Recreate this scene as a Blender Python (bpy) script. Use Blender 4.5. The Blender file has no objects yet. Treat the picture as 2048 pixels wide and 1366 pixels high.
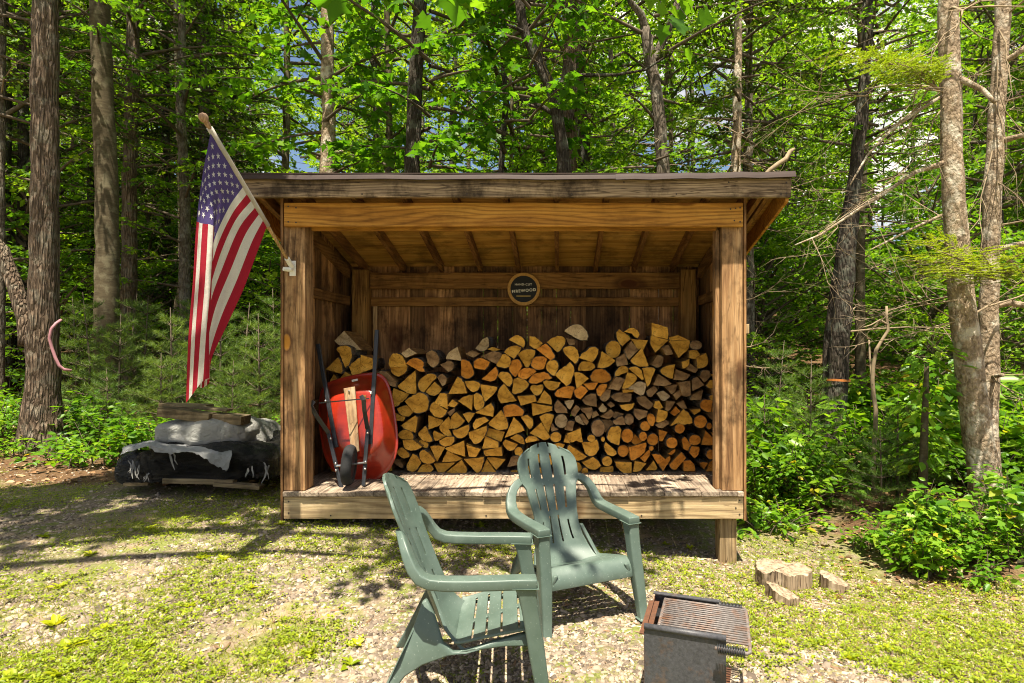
import bpy, math, random
import numpy as np
from mathutils import Vector, Matrix, Euler

S = bpy.context.scene
COL = S.collection
R = random.Random(7)
NR = np.random.default_rng(7)

# ------------------------------------------------------------------ camera
F, CX, HY, CZ = 1184.0, 1120.0, 700.0, 1.55        # focal length, vanishing point (2048 px frame), eye height
cam_d = bpy.data.cameras.new('camera'); cam = bpy.data.objects.new('camera', cam_d); COL.objects.link(cam)
cam.location = (0, 0, CZ); cam.rotation_euler = (math.radians(90), 0, 0)
cam_d.sensor_width = 36; cam_d.lens = F / 2048 * 36
cam_d.shift_x = (1024 - CX) / 2048; cam_d.shift_y = (HY - 683) / 2048
cam_d.clip_start = 0.05; cam_d.clip_end = 500
S.camera = cam
S.view_settings.view_transform = 'Standard'; S.view_settings.look = 'None'
S.view_settings.exposure = 1.48; S.view_settings.gamma = 1.0
S.cycles.max_bounces = 8; S.cycles.diffuse_bounces = 5; S.cycles.transmission_bounces = 4
S.cycles.transparent_max_bounces = 4; S.cycles.use_adaptive_sampling = True
S.cycles.adaptive_threshold = 0.02; S.cycles.use_denoising = True
S.cycles.sample_clamp_indirect = 6
S.cycles.pixel_filter_type = 'BLACKMAN_HARRIS'; S.cycles.filter_width = 1.05

# ------------------------------------------------------------------ sky and sun
SUN_DIR = Vector((0.10, 1.0, -3.0)).normalized()     # the way light travels: high noon sun from behind the camera
w = bpy.data.worlds.new('World'); S.world = w; w.use_nodes = True
nt = w.node_tree; bg = nt.nodes['Background']; bg.inputs['Strength'].default_value = 0.055
sky = nt.nodes.new('ShaderNodeTexSky'); sky.sky_type = 'NISHITA'; sky.sun_disc = False
sky.sun_elevation = math.asin(-SUN_DIR.z); sky.sun_rotation = math.pi - math.atan2(SUN_DIR.x, SUN_DIR.y)
sky.air_density = 1.0; sky.dust_density = 1.2
tc = nt.nodes.new('ShaderNodeTexCoord'); mp = nt.nodes.new('ShaderNodeMapping'); mp.inputs['Scale'].default_value = (1.6, 1.6, 3.2)
mp.inputs['Location'].default_value = (0.35, 0.1, 0.2)
nz = nt.nodes.new('ShaderNodeTexNoise'); nz.inputs['Scale'].default_value = 1.7; nz.inputs['Detail'].default_value = 7
cr = nt.nodes.new('ShaderNodeValToRGB'); cr.color_ramp.elements[0].position = 0.51; cr.color_ramp.elements[1].position = 0.60
mx = nt.nodes.new('ShaderNodeMixRGB'); mx.inputs['Color2'].default_value = (10.0, 9.2, 8.0, 1)
nt.links.new(tc.outputs['Generated'], mp.inputs['Vector']); nt.links.new(mp.outputs[0], nz.inputs['Vector'])
nt.links.new(nz.outputs['Fac'], cr.inputs['Fac']); nt.links.new(cr.outputs['Color'], mx.inputs['Fac'])
nt.links.new(sky.outputs[0], mx.inputs['Color1']); nt.links.new(mx.outputs[0], bg.inputs['Color'])
sl = bpy.data.lights.new('sun', 'SUN'); sl.energy = 5.0; sl.angle = math.radians(0.53); sl.color = (1.0, 0.915, 0.765)
so = bpy.data.objects.new('sun', sl); COL.objects.link(so); so.location = (0, -5, 15)
so.rotation_euler = SUN_DIR.to_track_quat('-Z', 'Y').to_euler()

# ------------------------------------------------------------------ helpers
def P(px, py, Y):
    return Vector(((px - CX) / F * Y, Y, CZ - (py - HY) / F * Y))

def tag(o, label=None, cat=None, group=None, kind=None):
    if label: o['label'] = label
    if cat: o['category'] = cat
    if group: o['group'] = group
    if kind: o['kind'] = kind
    return o

def empty(name, loc, label=None, cat=None, group=None, rz=0):
    o = bpy.data.objects.new(name, None); COL.objects.link(o)
    o.location = loc; o.rotation_euler = (0, 0, rz); o.empty_display_size = 0.1
    return tag(o, label, cat, group)

def root_loc(o):
    while o.parent: o = o.parent
    return o.location.copy()

def obj(name, me, parent=None, loc=None):
    o = bpy.data.objects.new(name, me); COL.objects.link(o)
    if parent: o.parent = parent
    if loc is not None: o.location = loc
    return o

def copy_tree(o, parent=None):
    c = o.copy(); COL.objects.link(c)
    if parent: c.parent = parent
    for ch in list(o.children): copy_tree(ch, c)
    return c

class MB:
    """collects shapes given in world coordinates; build() links them as one mesh object"""
    def __init__(s): s.v = []; s.f = []; s.m = []
    def add(s, vs, fs, mi=0):
        b = len(s.v); s.v += [tuple(p) for p in vs]
        for f in fs: s.f.append([b + i for i in f]); s.m.append(mi)
    def box(s, x0, x1, y0, y1, z0, z1, mi=0):
        vs = [(x, y, z) for z in (z0, z1) for y in (y0, y1) for x in (x0, x1)]
        s.add(vs, [(0, 2, 3, 1), (4, 5, 7, 6), (0, 1, 5, 4), (2, 6, 7, 3), (0, 4, 6, 2), (1, 3, 7, 5)], mi)
    def obox(s, c, size, rot, mi=0):
        M = rot.to_matrix() if hasattr(rot, 'to_matrix') else rot
        hx, hy, hz = [q / 2 for q in size]; c = Vector(c)
        vs = [c + M @ Vector((x, y, z)) for z in (-hz, hz) for y in (-hy, hy) for x in (-hx, hx)]
        s.add(vs, [(0, 2, 3, 1), (4, 5, 7, 6), (0, 1, 5, 4), (2, 6, 7, 3), (0, 4, 6, 2), (1, 3, 7, 5)], mi)
    def bar(s, a, b, wd, th, up=(0, 0, 1), mi=0):
        s.sweep([a, b], [wd, wd], [th, th], up, mi)
    def sweep(s, pts, ws, hs, up=(0, 0, 1), mi=0):
        pts = [Vector(p) for p in pts]; n = len(pts); vs = []; up = Vector(up)
        for i, p in enumerate(pts):
            t = (pts[min(i + 1, n - 1)] - pts[max(i - 1, 0)]).normalized()
            sd = t.cross(up)
            sd = sd.normalized() if sd.length > 1e-4 else Vector((1, 0, 0))
            u2 = sd.cross(t).normalized()
            for a, b in ((-1, -1), (1, -1), (1, 1), (-1, 1)):
                vs.append(p + sd * (a * ws[i] / 2) + u2 * (b * hs[i] / 2))
        fs = []
        for i in range(n - 1):
            for k in range(4):
                fs.append((4 * i + k, 4 * i + (k + 1) % 4, 4 * i + 4 + (k + 1) % 4, 4 * i + 4 + k))
        fs += [(3, 2, 1, 0), tuple(4 * (n - 1) + k for k in range(4))]
        s.add(vs, fs, mi)
    def tube(s, pts, rad, n=8, cap=True, mi=0, jit=0.0, rng=R):
        pts = [Vector(p) for p in pts]; m = len(pts)
        if not hasattr(rad, '__len__'): rad = [rad] * m
        vs = []; ref = None
        for i, p in enumerate(pts):
            t = (pts[min(i + 1, m - 1)] - pts[max(i - 1, 0)]).normalized()
            if ref is None:
                ref = t.orthogonal().normalized()
            ref = (ref - t * ref.dot(t)).normalized(); b = t.cross(ref)
            for k in range(n):
                a = 2 * math.pi * k / n; r = rad[i] * (1 + (rng.uniform(-jit, jit) if jit else 0))
                vs.append(p + ref * (math.cos(a) * r) + b * (math.sin(a) * r))
        fs = [(i * n + k, i * n + (k + 1) % n, (i + 1) * n + (k + 1) % n, (i + 1) * n + k) for i in range(m - 1) for k in range(n)]
        if cap: fs += [tuple(range(n - 1, -1, -1)), tuple((m - 1) * n + k for k in range(n))]
        s.add(vs, fs, mi)
    def ball(s, c, r, mi=0, n=8, sc=(1, 1, 1)):
        c = Vector(c); vs = [c + Vector((0, 0, -r * sc[2]))]; fs = []; k = n // 2
        for i in range(1, k):
            th = math.pi * i / k
            for j in range(n):
                a = 2 * math.pi * j / n
                vs.append(c + Vector((r * sc[0] * math.sin(th) * math.cos(a), r * sc[1] * math.sin(th) * math.sin(a), -r * sc[2] * math.cos(th))))
        vs.append(c + Vector((0, 0, r * sc[2]))); L = len(vs) - 1
        for j in range(n):
            fs.append((0, 1 + (j + 1) % n, 1 + j)); fs.append((L, L - n + j, L - n + (j + 1) % n))
        for i in range(k - 2):
            for j in range(n):
                a = 1 + i * n + j; b = 1 + i * n + (j + 1) % n
                fs.append((a, b, b + n, a + n))
        s.add(vs, fs, mi)
    def prism(s, poly, fn, w0, w1, mi=0, mi_side=None):
        n = len(poly); vs = [fn(u, v, w0) for u, v in poly] + [fn(u, v, w1) for u, v in poly]
        s.add(vs, [tuple(range(n)), tuple(range(2 * n - 1, n - 1, -1))], mi)
        b = len(s.v) - 2 * n
        for i in range(n):
            s.f.append([b + (i + 1) % n, b + i, b + n + i, b + n + (i + 1) % n]); s.m.append(mi if mi_side is None else mi_side)
    def build(s, name, mats, parent=None, bevel=0, smooth=False, seg=2, solid=0, loc=None, sub=0):
        me = bpy.data.meshes.new(name); off = root_loc(parent) if parent else Vector((0, 0, 0))
        if loc is not None: off = Vector(loc)
        me.from_pydata([(p[0] - off.x, p[1] - off.y, p[2] - off.z) for p in s.v], [], s.f)
        for m in (mats if isinstance(mats, (list, tuple)) else [mats]): me.materials.append(m)
        me.polygons.foreach_set('material_index', s.m)
        if smooth: me.polygons.foreach_set('use_smooth', [True] * len(s.f))
        me.update()
        o = obj(name, me, parent)
        if parent is None and loc is not None: o.location = loc
        if solid:
            md = o.modifiers.new('solid', 'SOLIDIFY'); md.thickness = solid; md.offset = 0
        if sub:
            md = o.modifiers.new('sub', 'SUBSURF'); md.levels = sub; md.render_levels = sub
        if bevel:
            md = o.modifiers.new('bevel', 'BEVEL'); md.width = bevel; md.segments = seg; md.limit_method = 'ANGLE'; md.angle_limit = math.radians(40)
        return o

def np_mesh(name, V, Fa, mat, smooth=False):
    me = bpy.data.meshes.new(name); V = np.asarray(V, np.float32); Fa = np.asarray(Fa, np.int32)
    k = Fa.shape[1]; me.vertices.add(len(V)); me.vertices.foreach_set('co', V.ravel())
    me.loops.add(Fa.size); me.loops.foreach_set('vertex_index', Fa.ravel())
    me.polygons.add(len(Fa)); me.polygons.foreach_set('loop_start', np.arange(0, Fa.size, k, dtype=np.int32))
    me.polygons.foreach_set('loop_total', np.full(len(Fa), k, np.int32))
    if smooth: me.polygons.foreach_set('use_smooth', np.ones(len(Fa), bool))
    me.materials.append(mat); me.update(calc_edges=True); return me

def unit(a): return a / np.maximum(np.linalg.norm(a, axis=1, keepdims=True), 1e-9)

DIAMOND = (np.array([(0, 0, 0), (.45, .28, .07), (1, 0, -.05), (.45, -.28, .07)]), np.array([(0, 2, 1), (0, 3, 2)]))
OVAL = (np.array([(0, 0, 0), (.25, .24, .06), (.62, .24, .06), (1, 0, -.1), (.62, -.24, .06), (.25, -.24, .06)]), np.array([(0, 3, 2, 1), (0, 5, 4, 3)]))
MAPLE = (np.array([(0, 0, 0), (-.06, .30, .03), (.22, .27, .03), (.30, .52, -.03), (.50, .25, .03), (1, 0, -.08), (.50, -.25, .03), (.30, -.52, -.03), (.22, -.27, .03), (-.06, -.30, .03), (.33, 0, 0)]),
         np.array([(10, 1, 0), (10, 2, 1), (10, 3, 2), (10, 4, 3), (10, 5, 4), (10, 6, 5), (10, 7, 6), (10, 8, 7), (10, 9, 8), (10, 0, 9)]))
NEEDLE = (np.array([(0, .03, 0), (0, -.03, 0), (1, 0, 0)]), np.array([(0, 1, 2)]))
BLADE = (np.array([(0, .035, 0), (0, -.035, 0), (.6, -.03, .05), (.6, .03, .05), (1, 0, -.1)]), np.array([(0, 1, 2), (0, 2, 3), (3, 2, 4)]))

def scatter(tpl, pos, ax, nrm, size):
    """copies of a leaf template: pos, long axis, normal, size -> one vertex and face array"""
    tv, tf = tpl; pos = np.asarray(pos, float); n = len(pos); ax = unit(np.asarray(ax, float)); nrm = np.asarray(nrm, float)
    nrm = unit(nrm - ax * np.sum(nrm * ax, 1, keepdims=True)); sd = np.cross(nrm, ax)
    size = np.broadcast_to(np.asarray(size, float), (n,))
    V = pos[:, None, :] + size[:, None, None] * (tv[None, :, 0:1] * ax[:, None, :] + tv[None, :, 1:2] * sd[:, None, :] + tv[None, :, 2:3] * nrm[:, None, :])
    Fa = (np.arange(n) * len(tv))[:, None, None] + tf[None]
    return V.reshape(-1, 3), Fa.reshape(-1, tf.shape[1])

class VF:
    def __init__(s): s.V = []; s.F = []; s.n = 0
    def add(s, V, Fa): s.V.append(V); s.F.append(Fa + s.n); s.n += len(V)
    def mesh(s, name, mat, smooth=False): return np_mesh(name, np.concatenate(s.V), np.concatenate(s.F), mat, smooth)

def vnoise(x, y, seed=0):
    """smooth value noise on arrays"""
    def h(i, j): 
        q = np.sin(i * 127.1 + j * 311.7 + seed * 74.7) * 43758.5453
        return q - np.floor(q)
    i = np.floor(x); j = np.floor(y); fx = x - i; fy = y - j
    fx = fx * fx * (3 - 2 * fx); fy = fy * fy * (3 - 2 * fy)
    return (h(i, j) * (1 - fx) + h(i + 1, j) * fx) * (1 - fy) + (h(i, j + 1) * (1 - fx) + h(i + 1, j + 1) * fx) * fy

# ------------------------------------------------------------------ material helpers
def mat(name, rough=0.7, spec=0.3):
    m = bpy.data.materials.new(name); m.use_nodes = True; b = m.node_tree.nodes['Principled BSDF']
    b.inputs['Roughness'].default_value = rough; b.inputs['Specular IOR Level'].default_value = spec
    return m, m.node_tree, b

def nd(t, typ, ins=None, **kw):
    n = t.nodes.new(typ)
    for k, v in kw.items(): setattr(n, k, v)
    for k, v in (ins or {}).items():
        if hasattr(v, 'node') or isinstance(v, bpy.types.NodeSocket): t.links.new(v, n.inputs[k])
        else: n.inputs[k].default_value = v
    return n

def rgba(c): return (c[0], c[1], c[2], 1)

def ramp(t, fac, stops):
    n = t.nodes.new('ShaderNodeValToRGB'); t.links.new(fac, n.inputs['Fac']); e = n.color_ramp.elements
    while len(e) < len(stops): e.new(0.5)
    for el, (p, c) in zip(e, stops): el.position = p; el.color = rgba(c) if hasattr(c, '__len__') else (c, c, c, 1)
    return n.outputs['Color']

def mixc(t, fac, a, b, mode='MIX'):
    n = nd(t, 'ShaderNodeMixRGB', blend_type=mode)
    for k, v in (('Fac', fac), ('Color1', a), ('Color2', b)):
        if isinstance(v, bpy.types.NodeSocket): t.links.new(v, n.inputs[k])
        else: n.inputs[k].default_value = rgba(v) if hasattr(v, '__len__') else v
    return n.outputs['Color']

def coords(t, scale=(1, 1, 1), out='Object', rot=(0, 0, 0)):
    c = nd(t, 'ShaderNodeTexCoord'); m = nd(t, 'ShaderNodeMapping', {'Scale': scale, 'Rotation': rot}); t.links.new(c.outputs[out], m.inputs['Vector'])
    return m.outputs[0]

def noise(t, vec, scale, detail=5, rough=0.55, dist=0.0):
    return nd(t, 'ShaderNodeTexNoise', {'Vector': vec, 'Scale': scale, 'Detail': detail, 'Roughness': rough, 'Distortion': dist}).outputs['Fac']

def bump(t, b, h, strength=0.4, dist=0.01):
    n = nd(t, 'ShaderNodeBump', {'Height': h, 'Strength': strength, 'Distance': dist}); t.links.new(n.outputs[0], b.inputs['Normal'])

def wood(name, dark, mid, light, axis=0, fine=1.0, knots=0.0, grey=0.0, greyc=(.16, .14, .12), stain=0.25, rough=0.78, bmp=0.35, vary=0.25, ring=.45, crack=.5, knotc=None):
    m, t, b = mat(name, rough, 0.2)
    def ax(along, across):
        q = [across * fine] * 3; q[axis] = along * fine; return q
    rp = nd(t, 'ShaderNodeNewGeometry').outputs['Random Per Island']
    off = nd(t, 'ShaderNodeMath', {0: rp, 1: 37.0}, operation='MULTIPLY').outputs[0]
    def vec(sc):
        vv = nd(t, 'ShaderNodeVectorMath', {0: coords(t, sc)}, operation='ADD'); t.links.new(off, vv.inputs[1]); return vv.outputs[0]
    n1 = noise(t, vec(ax(.9, 15)), 1.0, 8, 0.68, .8)
    c = ramp(t, n1, [(0.32, dark), (0.5, mid), (0.68, light)])
    # growth rings drawn out along the board, bending round slow swirls
    base = coords(t, (1, 1, 1)); sep = nd(t, 'ShaderNodeSeparateXYZ', {0: base})
    oth = [i for i in range(3) if i != axis]
    sm = nd(t, 'ShaderNodeMath', {0: sep.outputs[oth[0]], 1: sep.outputs[oth[1]]}, operation='ADD').outputs[0]
    sw = noise(t, vec(ax(.55, 2.6)), 1.0, 2, .5)
    ph = nd(t, 'ShaderNodeMath', {0: sw, 1: 62.0}, operation='MULTIPLY').outputs[0]
    ph = nd(t, 'ShaderNodeMath', {0: sm, 1: 150.0 * fine, 2: ph}, operation='MULTIPLY_ADD').outputs[0]
    sn = nd(t, 'ShaderNodeMath', {0: ph}, operation='SINE').outputs[0]
    rr = ramp(t, nd(t, 'ShaderNodeMath', {0: sn, 1: .5, 2: .5}, operation='MULTIPLY_ADD').outputs[0], [(0.0, (.42, .36, .32)), (0.35, (.9, .88, .86)), (1.0, (1.08, 1.06, 1.04))])
    c = mixc(t, ring, c, rr, 'MULTIPLY')
    n2 = noise(t, coords(t, ax(4, 90)), 1.0, 3, 0.6)
    c = mixc(t, 0.4, c, ramp(t, n2, [(0.32, (.4, .38, .36)), (0.58, (1, 1, 1))]), 'MULTIPLY')
    # long drying cracks
    n3 = noise(t, vec(ax(1.1, 19)), 1.0, 2, .5)
    c = mixc(t, crack, c, ramp(t, n3, [(.484, (1, 1, 1)), (.495, (.18, .14, .12)), (.505, (.18, .14, .12)), (.516, (1, 1, 1))]), 'MULTIPLY')
    if grey:
        ns = noise(t, coords(t, ax(.7, 4.0)), 1.3, 6, 0.65)
        c = mixc(t, ramp(t, ns, [(0.5 - grey * .25, 0.0), (0.62, grey)]), c, mixc(t, .6, greyc, c, 'OVERLAY'))
    if stain:
        st = noise(t, coords(t, (2.2, 2.2, 1.6)), 1.7, 8, 0.66)
        c = mixc(t, stain, c, ramp(t, st, [(0.38, (.10, .085, .075)), (0.52, (1, 1, 1))]), 'MULTIPLY')
    if knots:
        sk = ax(2.4, 5.0)
        vo = nd(t, 'ShaderNodeTexVoronoi', {'Vector': coords(t, sk), 'Scale': knots, 'Randomness': 1.0}).outputs['Distance']
        kc = knotc or (dark[0] * .5, dark[1] * .35, dark[2] * .3)
        c = mixc(t, ramp(t, vo, [(.10, 0.0), (0.13, .75), (.16, .6), (.22, 0.0)]), c, (dark[0] * .4, dark[1] * .3, dark[2] * .25))
        c = mixc(t, ramp(t, vo, [(0.09, 1.0), (0.13, 0.0)]), c, kc)
    if vary:
        c = mixc(t, 1.0, c, ramp(t, rp, [(0.0, (1 - vary,) * 3), (1.0, (1 + vary * .5,) * 3)]), 'MULTIPLY')
    t.links.new(c, b.inputs['Base Color'])
    mm = nd(t, 'ShaderNodeMath', {0: n1, 1: n2}, operation='ADD').outputs[0]
    bump(t, b, mm, bmp, 0.006)
    return m

def plain(name, c, rough=0.6, spec=0.3, metal=0.0, vary=0.15, vs=9.0, bmp=0.0):
    m, t, b = mat(name, rough, spec); b.inputs['Metallic'].default_value = metal
    n = noise(t, coords(t), vs, 6, 0.65)
    t.links.new(ramp(t, n, [(0.3, [q * (1 - vary) for q in c]), (0.7, [q * (1 + vary) for q in c])]), b.inputs['Base Color'])
    if bmp: bump(t, b, n, bmp, 0.01)
    return m

def leafmat(name, c0, c1, c2, trans=0.45, rough=0.45, dead=None):
    """leaf: diffuse plus light coming through; each leaf its own tone"""
    m, t, b = mat(name, rough, 0.35)
    rp = nd(t, 'ShaderNodeNewGeometry').outputs['Random Per Island']
    stops = [(0.0, c0), (0.5, c1), (0.95, c2)]
    if dead: stops = [(0.0, c0), (0.48, c1), (0.93, c2), (0.985, dead)]
    c = ramp(t, rp, stops)
    orn = nd(t, 'ShaderNodeObjectInfo').outputs['Random']
    c = mixc(t, 1.0, c, ramp(t, orn, [(0.0, (.70, .78, .7)), (1.0, (1.2, 1.1, 1.0))]), 'MULTIPLY')
    t.links.new(c, b.inputs['Base Color'])
    tr = nd(t, 'ShaderNodeBsdfTranslucent'); 
    t.links.new(mixc(t, 1.0, c, (1.5, 1.45, .55), 'MULTIPLY'), tr.inputs['Color'])
    ms = nd(t, 'ShaderNodeMixShader', {'Fac': trans}); t.links.new(b.outputs[0], ms.inputs[1]); t.links.new(tr.outputs[0], ms.inputs[2])
    t.links.new(ms.outputs[0], t.nodes['Material Output'].inputs['Surface'])
    return m

def barkmat(name, dark, light, patch=None, vs=(14, 14, 3), bmp=0.9, patch_amt=0.5, dist=0.03, vor=0.6):
    m, t, b = mat(name, 0.9, 0.15)
    v = coords(t, vs); n1 = noise(t, v, 1.6, 7, 0.62, 0.6)
    wob = nd(t, 'ShaderNodeTexNoise', {'Vector': v, 'Scale': 0.9, 'Detail': 3.0}).outputs['Color']
    v = mixc(t, .55, v, wob, 'ADD')
    vo = nd(t, 'ShaderNodeTexVoronoi', {'Vector': v, 'Scale': 1.5}, feature='DISTANCE_TO_EDGE').outputs['Distance']
    c = ramp(t, n1, [(0.3, dark), (0.68, light)])
    c = mixc(t, vor, c, ramp(t, vo, [(0.0, (.25, .22, .2)), (0.25, (1, 1, 1))]), 'MULTIPLY')
    if patch:
        n2 = noise(t, coords(t, (3, 3, 3)), 2.2, 5, 0.6)
        c = mixc(t, ramp(t, n2, [(0.5, 0.0), (0.62, patch_amt)]), c, patch)
    t.links.new(c, b.inputs['Base Color'])
    h = nd(t, 'ShaderNodeMath', {0: ramp(t, vo, [(0, 0.0), (0.3, 1.0)]), 1: vor, 2: n1}, operation='MULTIPLY_ADD').outputs[0]
    bump(t, b, h, bmp, dist)
    return m

# ------------------------------------------------------------------ materials
M = {}
M['post'] = wood('post_wood', (.19, .095, .042), (.41, .235, .105), (.57, .37, .19), 2, 1, knots=.75, stain=.7, vary=.1, knotc=(.50, .22, .035))
M['post_base'] = wood('pale_post_wood', (.34, .22, .10), (.54, .39, .21), (.64, .49, .29), 2, 1, knots=.4, stain=.4, crack=.8)
M['header'] = wood('orange_beam_wood', (.30, .12, .018), (.52, .24, .040), (.58, .30, .06), 0, 1, knots=.9, stain=.2, vary=.1, ring=.6, crack=.25)
M['fascia'] = wood('weathered_board', (.10, .068, .042), (.33, .235, .145), (.62, .46, .28), 0, 1.3, knots=.6, grey=.35, greyc=(.22, .185, .15), stain=.8, vary=.05, ring=.7, crack=.8)
M['rim'] = wood('pale_joist_wood', (.33, .22, .10), (.54, .40, .22), (.62, .48, .29), 0, .8, knots=.5, stain=.25, vary=.1, ring=.6, crack=.5, knotc=(.30, .16, .06))
M['deck'] = wood('grey_deck_wood', (.19, .14, .10), (.38, .30, .22), (.54, .44, .33), 1, 1, grey=.35, greyc=(.27, .235, .20), stain=.5, vary=.35, crack=.6)
M['ceiling'] = wood('ceiling_plywood', (.32, .15, .03), (.52, .275, .06), (.59, .35, .095), 0, .6, stain=.5, vary=.15, ring=.35, crack=.2)
M['rafter'] = wood('rafter_wood', (.16, .065, .02), (.27, .125, .038), (.35, .18, .06), 1, 1, stain=.4)
M['boards'] = wood('dark_wall_boards', (.12, .058, .024), (.32, .165, .065), (.50, .28, .12), 2, 1, knots=.4, stain=.75, vary=.75, crack=.5)
M['girt'] = wood('brown_girt_wood', (.16, .07, .018), (.30, .145, .038), (.38, .20, .06), 0, .9, knots=.5, stain=.5)
M['girt_y'] = wood('brown_side_girt_wood', (.13, .06, .02), (.24, .12, .038), (.32, .175, .06), 1, .9, stain=.5)
M['bpost'] = wood('back_post_wood', (.22, .10, .028), (.38, .20, .055), (.46, .26, .08), 2, .9, knots=.3, stain=.4, crack=.7)
M['strip'] = wood('wedge_strip_wood', (.36, .20, .09), (.54, .34, .17), (.58, .46, .30), 2, 1, grey=.6, greyc=(.42, .38, .31), stain=.3)
M['oldboard'] = wood('old_board_wood', (.14, .095, .045), (.29, .22, .12), (.40, .32, .19), 0, 1, grey=.4, greyc=(.22, .205, .15), stain=.6)
M['stumpwood'] = plain('cut_stump_wood', (.29, .215, .145), .9, .1, vary=.65, vs=26, bmp=.9)
M['brown_metal'] = plain('brown_roof_metal', (.040, .024, .019), .65, .25, vary=.2)
M['white_metal'] = plain('white_bracket_paint', (.70, .68, .62), .45, .4, vary=.1)
M['black_steel'] = plain('black_painted_steel', (.022, .023, .026), .38, .5, vary=.4, vs=25)
M['steel'] = plain('bright_bolt_steel', (.55, .55, .54), .3, .5, metal=.9)
M['rubber'] = plain('tyre_rubber', (.022, .022, .023), .8, .2, vary=.4)
M['pole'] = wood('pole_wood', (.40, .24, .10), (.56, .37, .18), (.62, .44, .24), 2, 2, stain=.1)
M['finial'] = wood('finial_wood', (.25, .15, .09), (.40, .26, .17), (.48, .34, .24), 2, 2, stain=.2)
M['grate'] = None
# ------------------------------------------------------------------ ground
def ground_z(x, y):
    x = np.asarray(x, float); y = np.asarray(y, float)
    a = np.clip((y - 2.6) / 2.0, 0, 1); a = a * a * (3 - 2 * a)
    z = -0.02 * a - (0.08 + 0.18 * a) * np.tanh(0.45 * x)
    z = z + 0.035 * np.clip(y - 5.0, 0, None) + 0.13 * np.clip(y - 13.0, 0, None)
    z = z + 0.22 * np.clip((x - 2.2) / 2.0, 0, 1) * np.clip((y - 3.2) / 1.5, 0, 1)
    z = z + 0.035 * (vnoise(x * 0.9, y * 0.9, 1) - .5) + 0.018 * (vnoise(x * 3.1, y * 3.1, 2) - .5)
    # washed-out hollow and dirt bank under the deck
    z = z + 0.10 * np.exp(-((x - 0.3) / 1.3) ** 2 - ((y - 5.5) / .45) ** 2)
    return z
def gz(x, y): return float(ground_z(np.array([x]), np.array([y]))[0])

def build_ground():
    xs = np.concatenate([np.linspace(-70, -9, 40), np.linspace(-8.8, 7.8, 240), np.linspace(8, 60, 36)])
    ys = np.concatenate([np.linspace(-40, 0.2, 20), np.linspace(0.4, 9, 170), np.linspace(9.3, 95, 90)])
    X, Y = np.meshgrid(xs, ys); Z = ground_z(X, Y)
    Z = Z + np.where((np.abs(X) < 8.5) & (Y < 9) & (Y > 1), NR.normal(0, .0035, X.shape), 0)
    n, m = X.shape; idx = np.arange(n * m).reshape(n, m)
    Fa = np.stack([idx[:-1, :-1], idx[:-1, 1:], idx[1:, 1:], idx[1:, :-1]], -1).reshape(-1, 4)
    mt, t, b = mat('ground', 0.95, 0.1)
    v = coords(t); geo = nd(t, 'ShaderNodeNewGeometry').outputs['Position']
    sep = nd(t, 'ShaderNodeSeparateXYZ', {0: geo})
    n1 = noise(t, v, 55, 6, 0.7); n2 = noise(t, v, 1.1, 5, 0.6); n3 = noise(t, v, 6, 5, 0.6)
    soil = ramp(t, n1, [(0.3, (.085, .062, .042)), (0.5, (.19, .145, .10)), (0.7, (.30, .24, .17))])
    sand = ramp(t, n1, [(0.3, (.25, .175, .10)), (0.7, (.40, .30, .19))])
    c = mixc(t, ramp(t, n2, [(0.52, 0.0), (0.62, .8)]), soil, sand)
    moss = ramp(t, n1, [(0.3, (.075, .10, .014)), (0.7, (.20, .235, .04))])
    c = mixc(t, ramp(t, n3, [(0.42, 0.0), (0.58, .75)]), c, moss)
    litter = ramp(t, n1, [(0.3, (.045, .026, .014)), (0.55, (.12, .07, .035)), (0.75, (.22, .14, .075))])
    # the woods start behind the shed and on the right bank
    d1 = nd(t, 'ShaderNodeMath', {0: sep.outputs['Y'], 1: 5.6}, operation='SUBTRACT').outputs[0]
    d2 = nd(t, 'ShaderNodeMath', {0: sep.outputs['X'], 1: 2.35}, operation='SUBTRACT').outputs[0]
    d2b = nd(t, 'ShaderNodeMath', {0: sep.outputs['Y'], 1: 4.15}, operation='SUBTRACT').outputs[0]
    d2 = nd(t, 'ShaderNodeMath', {0: d2, 1: d2b}, operation='MINIMUM').outputs[0]
    d3 = nd(t, 'ShaderNodeMath', {0: d1, 1: d2}, operation='MAXIMUM').outputs[0]
    nn = nd(t, 'ShaderNodeMath', {0: n2, 1: .5}, operation='SUBTRACT').outputs[0]
    nn = nd(t, 'ShaderNodeMath', {0: nn, 1: 2.5}, operation='MULTIPLY').outputs[0]
    d3 = nd(t, 'ShaderNodeMath', {0: d3, 1: nn}, operation='ADD').outputs[0]
    c = mixc(t, ramp(t, d3, [(0.0, 0.0), (0.5, 1.0)]), c, litter)
    t.links.new(c, b.inputs['Base Color']); bump(t, b, n1, .6, .015)
    me = np_mesh('ground', np.stack([X, Y, Z], -1).reshape(-1, 3), Fa, mt, True)
    o = obj('ground', me); tag(o, kind='structure')
build_ground()

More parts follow.
